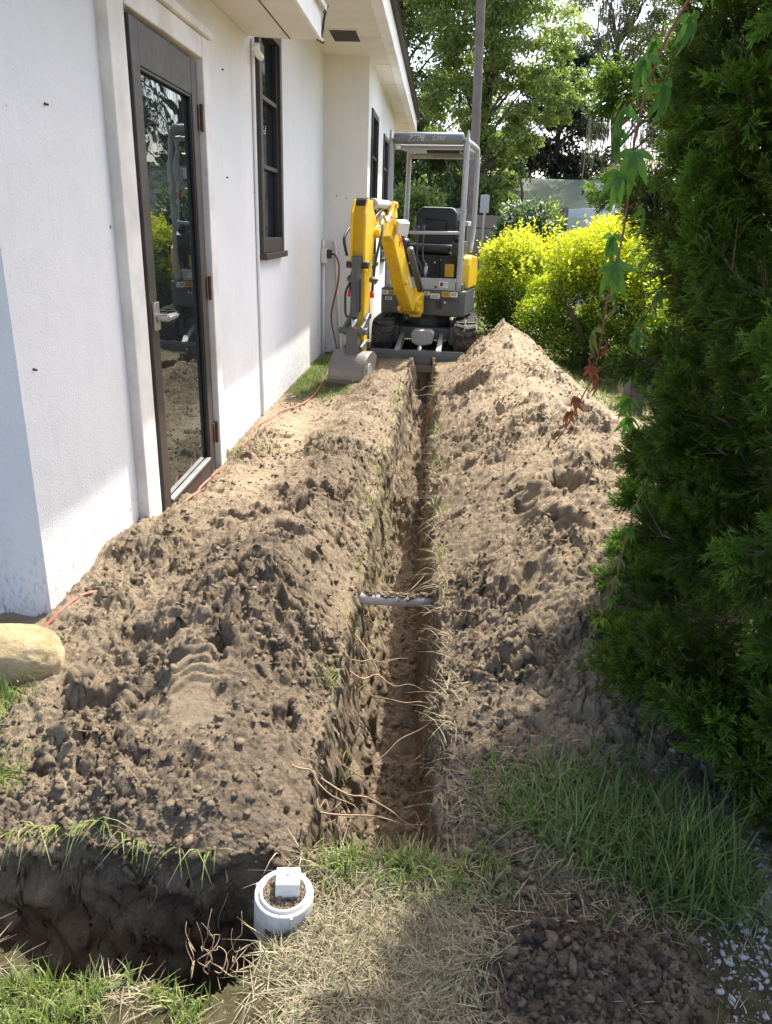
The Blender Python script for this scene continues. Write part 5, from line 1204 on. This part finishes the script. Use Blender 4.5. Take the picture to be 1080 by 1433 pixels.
def tree(name, label, base, hgt, lobes, n, size, mat, seed, trunk_r=.25, group=None, lean=(0, 0), asp=.5, zc=None, droop=0., shell=.55):
    """lobes: (x,y,z,rx,ry,rz) masses of the crown"""
    g = np.random.default_rng(seed); t = thing(name, label, 'tree', (base[0], base[1], 0), group)
    vol = np.array([(l[3] * l[4] * l[5]) ** .75 for l in lobes]); per = (n * vol / vol.sum()).astype(int)
    Ps = []; ends = []
    for l, k in zip(lobes, per):
        nb_ = max(10, int(26 * (l[3] * l[4] * l[5]) ** .33)); d = unit(g.normal(size=(nb_, 3))); cc = np.array(l[:3]) + d * np.array(l[3:]) * (shell + (1 - shell) * g.random((nb_, 1)))
        br = np.array(l[3:]).mean() * (.16 + .20 * g.random(nb_))
        i = g.integers(0, nb_, k); dd = unit(g.normal(size=(k, 3)) * np.array([1, 1, .7]) + np.array([0, 0, .25]))
        P = cc[i] + dd * (br[i] * g.random(k) ** .45)[:, None] * np.array([1, 1, .62])
        if droop: P[:, 2] -= droop * g.random(k) ** 2
        Ps.append(P); ends += [c_ for c_ in cc[g.permutation(nb_)[:max(3, nb_ // 5)]]]
    P = np.concatenate(Ps); V, F = cards(P, size, g, -.2, asp)
    me = npmesh('crown', V, F, {'rnd': np.repeat(np.clip(.5 + .22 * g.normal(size=len(P)), 0, 1), 4)}); me.transform(Matrix.Translation(-ORG[t.name])); link('crown', me, mat, t)
    m = MB(); top = Vector((base[0] + lean[0], base[1] + lean[1], hgt * .75)); b0 = Vector((base[0], base[1], -.2))
    tp = smoothpath([b0, b0.lerp(top, .35) + Vector((g.normal() * .15, 0, 0)), b0.lerp(top, .7) + Vector((g.normal() * .25, 0, 0)), top], 4)
    m.tube(tp, [trunk_r * (1.15 - .85 * k / (len(tp) - 1)) for k in range(len(tp))], 10)
    for e in ends:
        e = Vector(e); h0 = min(max(.25, (e.z - 1.5 - .25 * (e - b0).xy.length) / max(top.z, .1)), .95); s = tp[int(h0 * (len(tp) - 1))]
        mid = s.lerp(e, .55) + Vector((g.normal() * .2, g.normal() * .2, .12 * (e - s).length))
        q = smoothpath([s, s.lerp(mid, .5) + Vector((g.normal() * .12, 0, .1)), mid, e], 3); r0 = trunk_r * .22
        m.tube(q, [r0 * (1 - .88 * k / (len(q) - 1)) for k in range(len(q))], 6)
    m.build('trunk', M_bark, t, smooth=True); return t
TG = 'trees beyond the yard'
tree('oak_tree', 'bright green oak behind the utility pole', (.6, 27, 0), 11, [(1.0, 26.5, 7.6, 2.2, 2.0, 2.2), (3.0, 25.5, 5.1, 1.25, 1.2, 1.0), (2.2, 26, 6.6, 1.7, 1.5, 1.5), (.2, 27, 5.0, 1.5, 1.5, 1.0), (1.9, 26, 4.0, 1.1, 1.2, .7), (0, 27, 10, 3.2, 2.5, 2.4)], 80000, .115, F_treeA, 301, .24, TG, lean=(.6, -.3))
tree('shade_tree', 'dense dark green tree rising behind the house roof', (-1.8, 33, 0), 13, [(-1.6, 32, 8.2, 2.8, 2.4, 3.0), (.3, 33, 5.6, 2.0, 2.0, 2.2), (-2.6, 31, 4.8, 2.4, 2.2, 1.8), (-.2, 33, 10.5, 3, 2.5, 2.4), (-4.5, 32, 9, 3, 2.5, 3)], 52000, .15, F_treeD, 302, .3, TG, droop=.8)
tree('magnolia_tree', 'blackish green glossy tree above the green roof', (5.2, 38, 0), 9, [(4.6, 37.5, 5.6, 2.2, 1.8, 2.4), (6.0, 38, 6.8, 1.9, 1.8, 2.4), (4.6, 38, 3.6, 2.6, 1.6, 1.2), (7.2, 38.5, 3.8, 2.2, 1.6, 1.1)], 36000, .16, F_treeB, 303, .22, TG, asp=.6)
mt = tree('mossy_oak', 'grey oak hung with moss at the upper right', (7.4, 35, 0), 11.5, [(6.0, 34, 9.2, 1.9, 1.6, 1.6), (8.0, 34.5, 8.2, 2.2, 1.8, 1.6), (10.0, 35, 7.2, 1.8, 1.8, 1.5), (7.2, 34, 10.8, 2.8, 2, 1.3), (9, 35, 5.2, 1.3, 1.2, .8)], 34000, .10, F_treeC, 304, .26, TG, lean=(-.9, -.3))
# hanging moss
g = np.random.default_rng(19); n = 1500; x = 5.6 + 4.6 * g.random(n); z = 4.2 + 5.5 * g.random(n); y = 33.6 + 1.2 * g.random(n); ln = .25 + .85 * g.random(n) ** 1.5
A = np.stack([x, y, z], -1); B = A + np.stack([.05 * g.normal(size=n), .05 * g.normal(size=n), -ln], -1); k = g.random(n) < .4 + .6 * (fbm(x * .9, z * .6, seed=4) > 0)
V, F = ribbons(A[k], B[k], np.full((k.sum(), 1), .06), np.full((k.sum(), 1), .015), g)
me = npmesh('moss', V, F, {'rnd': np.repeat(g.random(len(F)), 4)}); me.transform(Matrix.Translation(-ORG[mt.name])); tag(link('moss', me, F_moss, mt), kind='stuff')
tree('right_tree', 'leafy tree showing above the juniper at the right', (9.5, 22, 0), 9, [(8.2, 22, 6.4, 2.2, 2, 1.8), (6.6, 21.5, 6.9, 1.3, 1.5, 1.0), (10, 22, 4.5, 2, 2, 2)], 15000, .15, F_treeC, 305, .2, TG)
tree('understory_tree', 'low dark tree behind the excavator canopy', (-.6, 30, 0), 4.6, [(-.9, 29.5, 2.9, 2.0, 1.4, 1.7), (1.2, 30, 3.2, 1.7, 1.4, 1.6)], 26000, .12, F_treeD, 306, .12, TG)
tree('young_tree', 'small leafy tree between the pole and the green roof', (2.3, 26, 0), 4.2, [(1.5, 26, 3.2, .8, .8, 1.2), (1.6, 26, 1.9, .8, .8, .9)], 7000, .13, F_treeA, 307, .08, TG)
shrub('background_shrub', 'bright green shrub seen through the excavator canopy', (-.75, 23.0, 1.35), (1.0, .8, 1.1), 6000, .12, F_treeA, 96, gold=False, spikes=20)
shrub('background_shrub', 'dark green shrub behind the driver seat', (.75, 25.5, 1.3), (1.3, .9, 1.3), 7000, .13, F_treeD, 97, gold=False)
# a distant wood closing the view
g = np.random.default_rng(55); n = 42000; x = -40 + 95 * g.random(n); hh = 4.2 + 2.2 * fbm(x * .16, x * 0, octv=4, seed=71); z = hh * g.random(n) ** .8; y = 52 + 8 * g.random(n)
V, F = cards(np.stack([x, y, z], -1), .55, g); me = npmesh('distant_wood', V, F, {'rnd': np.repeat(np.clip(.4 + .25 * g.normal(size=n), 0, 1), 4)})
tag(link('distant_wood', me, F_treeD), 'distant dark wood along the horizon', 'trees', kind='stuff')
# palm
pt = thing('palm_tree', 'pale fan palm peeking out beside the juniper', 'palm', (4.55, 18, 0))
MB().tube([(4.55, 18, -.1), (4.6, 18, 1.2), (4.55, 18, 2.3)], [.16, .14, .15], 12).build('trunk', M_bark, pt, smooth=True)
g = np.random.default_rng(44); Vs, Fs, k0 = [], [], 0
for k in range(28):
    a = -1.5 + 3.0 * k / 27; L_ = .62 * (1 - .12 * abs(a)); v, f = leaflet(L_, .035, .30)
    v[:, 0] += .45; v = v @ np.array(Matrix.Rotation(a, 3, 'Z')).T * np.array([1, 1, 1]); v[:, 0] += .0
    Vs.append(v); Fs.append(f + k0); k0 += len(v)
st = np.array([(0, -.012, 0), (.6, -.008, 0), (.6, .008, 0), (0, .012, 0)]); Vs.append(st); Fs.append(np.array([[0, 1, 2, 3]]) + k0)
V = np.concatenate(Vs); pf = npmesh('frond', V, np.concatenate(Fs), {'rnd': np.full(len(V), .6)}); pf.materials.append(F_palm)
for k in range(22):
    o = bpy.data.objects.new('frond', pf); COL.objects.link(o); o.parent = pt
    o.location = (0, 0, 2.3); o.rotation_euler = (g.normal() * .3, -1.1 + 2.0 * g.random(), 6.283 * k / 22 + g.normal() * .2); o.scale = (.9 + .3 * g.random(),) * 3

# ------------------------------------------------------------------ background built things
pole = MB().tube([(.83, 22, -.3), (.80, 22, 3), (.70, 22, 6.6), (.60, 22, 10)], [.125, .12, .11, .10], 14).build('utility_pole', M_pole, None, smooth=True)
tag(pole, 'weathered wooden utility pole rising behind the excavator', 'pole')
sg = thing('street_sign', 'back of a small pale sign on a post by the wooden fence', 'sign', (.89, 17, 0))
MB().cyl((.90, 17.03, -.1), (.90, 17.03, 2.03), .022, 8).build('post', M_steel, sg)
MB().box((.89, 17, 1.85), (.19, .012, .34), Matrix.Rotation(.25, 3, 'Z')).build('sign_panel', M_lgrey, sg, bevel=.003)
wf = thing('wooden_fence', 'weathered grey wooden fence behind the golden shrubs', 'fence', (1.5, 18, 0))
for k in range(6):
    for s, (a, b_) in enumerate(((.35, 1.40), (1.41, 2.62))):
        MB().box(((a + b_) / 2, 18 + .006 * (k % 2), .14 + .275 * k), (b_ - a - .012, .022, .255), Matrix.Rotation((RNG.random() - .5) * .012, 3, 'Y')).build('board', M_wood, wf, bevel=.003)
for xx in (.40, 1.41, 2.60): MB().bb((xx - .05, 17.90, -.1), (xx + .05, 17.985, 1.64)).build('post', M_wood, wf, bevel=.004)
vf = thing('vinyl_fence', 'pale vinyl panel fence running back on the right', 'fence', (2.45, 16, 0))
A_, B_ = Vector((2.45, 16, 0)), Vector((4.75, 7.5, 0)); dv = (B_ - A_) / 5
for k in range(5):
    p, q = A_ + dv * k, A_ + dv * (k + 1); an = math.atan2(dv.y, dv.x); mid = (p + q) / 2
    for z0, z1, nm in ((.10, 1.60, 'panel'), (1.605, 1.78, 'panel')):
        MB().box((mid.x, mid.y, (z0 + z1) / 2), (dv.length - .10, .035, z1 - z0), Matrix.Rotation(an, 3, 'Z')).build(nm, M_wfence, vf, bevel=.004)
    MB().box((p.x, p.y, .90), (.10, .10, 1.86), Matrix.Rotation(an, 3, 'Z')).build('post', M_wood if k == 0 else M_wfence, vf, bevel=.005)
nh = thing('green_roof_house', 'low house with a green grey roof beyond the fences', 'house', (5, 31, 0))
MB().bb((2.2, 29.5, -.1), (12.0, 35, 2.25)).build('wall', M_farwall, nh)
mr = MB(); x0, x1, yr, ye, zr_, ze = 1.5, 13.0, 32.2, 28.9, 3.22, 2.12
mr.add([(x0 + .3, yr, zr_), (x1, yr, zr_), (x1, ye, ze), (x0, ye, ze), (x0 + .3, yr, zr_ - .12), (x1, yr, zr_ - .12), (x1, ye, ze - .12), (x0, ye, ze - .12)], [(0, 1, 2, 3), (7, 6, 5, 4), (3, 2, 6, 7), (0, 4, 5, 1), (0, 3, 7, 4), (1, 5, 6, 2)])
rf = mr.build('roof', M_roofgreen, nh)
mr = MB(); mr.add([(x0 + .3, yr + .001, zr_), (x1, yr + .001, zr_), (x1, 35.5, 2.12), (x0, 35.5, 2.12)], [(3, 2, 1, 0)]); mr.build('rear_roof', M_roofgreen, nh)
MB().bb((5.55, 30.6, 2.75), (5.85, 30.9, 3.05)).build('roof_vent', M_sticker, rf, bevel=.01)
MB().bb((5.35, 30.0, 2.50), (5.42, 30.1, 2.68)).build('roof_pipe', M_black, rf); MB().bb((5.1, 30.4, 2.66), (5.16, 30.5, 2.82)).build('roof_pipe', M_black, rf)
shd = thing('carport', 'small pale carport seen past the excavator controls', 'building', (-.5, 24, 0))
MB().bb((-1.5, 23.5, 1.72), (1.0, 26, 1.88)).build('roof', M_lgrey, shd, bevel=.01)
MB().bb((-1.4, 25.2, -.1), (.9, 25.3, 1.719)).build('wall', M_farwall, shd)
for xx in (-1.35, -.55, .3): MB().bb((xx, 23.6, -.1), (xx + .14, 23.74, 1.719)).build('post', M_farwall, shd)
MB().bb((-.38, 25.14, .9), (.25, 25.199, 1.5)).build('opening', M_dark, shd)
ub = thing('utility_box', 'small grey utility box behind the left edge of the juniper', 'box', (1.62, 6.1, 0))
bx_ = MB().bb((1.50, 6.0, .20), (1.74, 6.2, .44)).build('cabinet', M_grey, ub, bevel=.01)
MB().bb((1.56, 6.05, -.1), (1.68, 6.15, .199)).build('pedestal', M_grey, ub); MB().bb((1.49, 5.985, .441), (1.75, 6.215, .46)).build('lid', M_grey, ub, bevel=.004)
print('tris', sum(len(o.data.polygons) for o in SC.objects if o.type == 'MESH'))
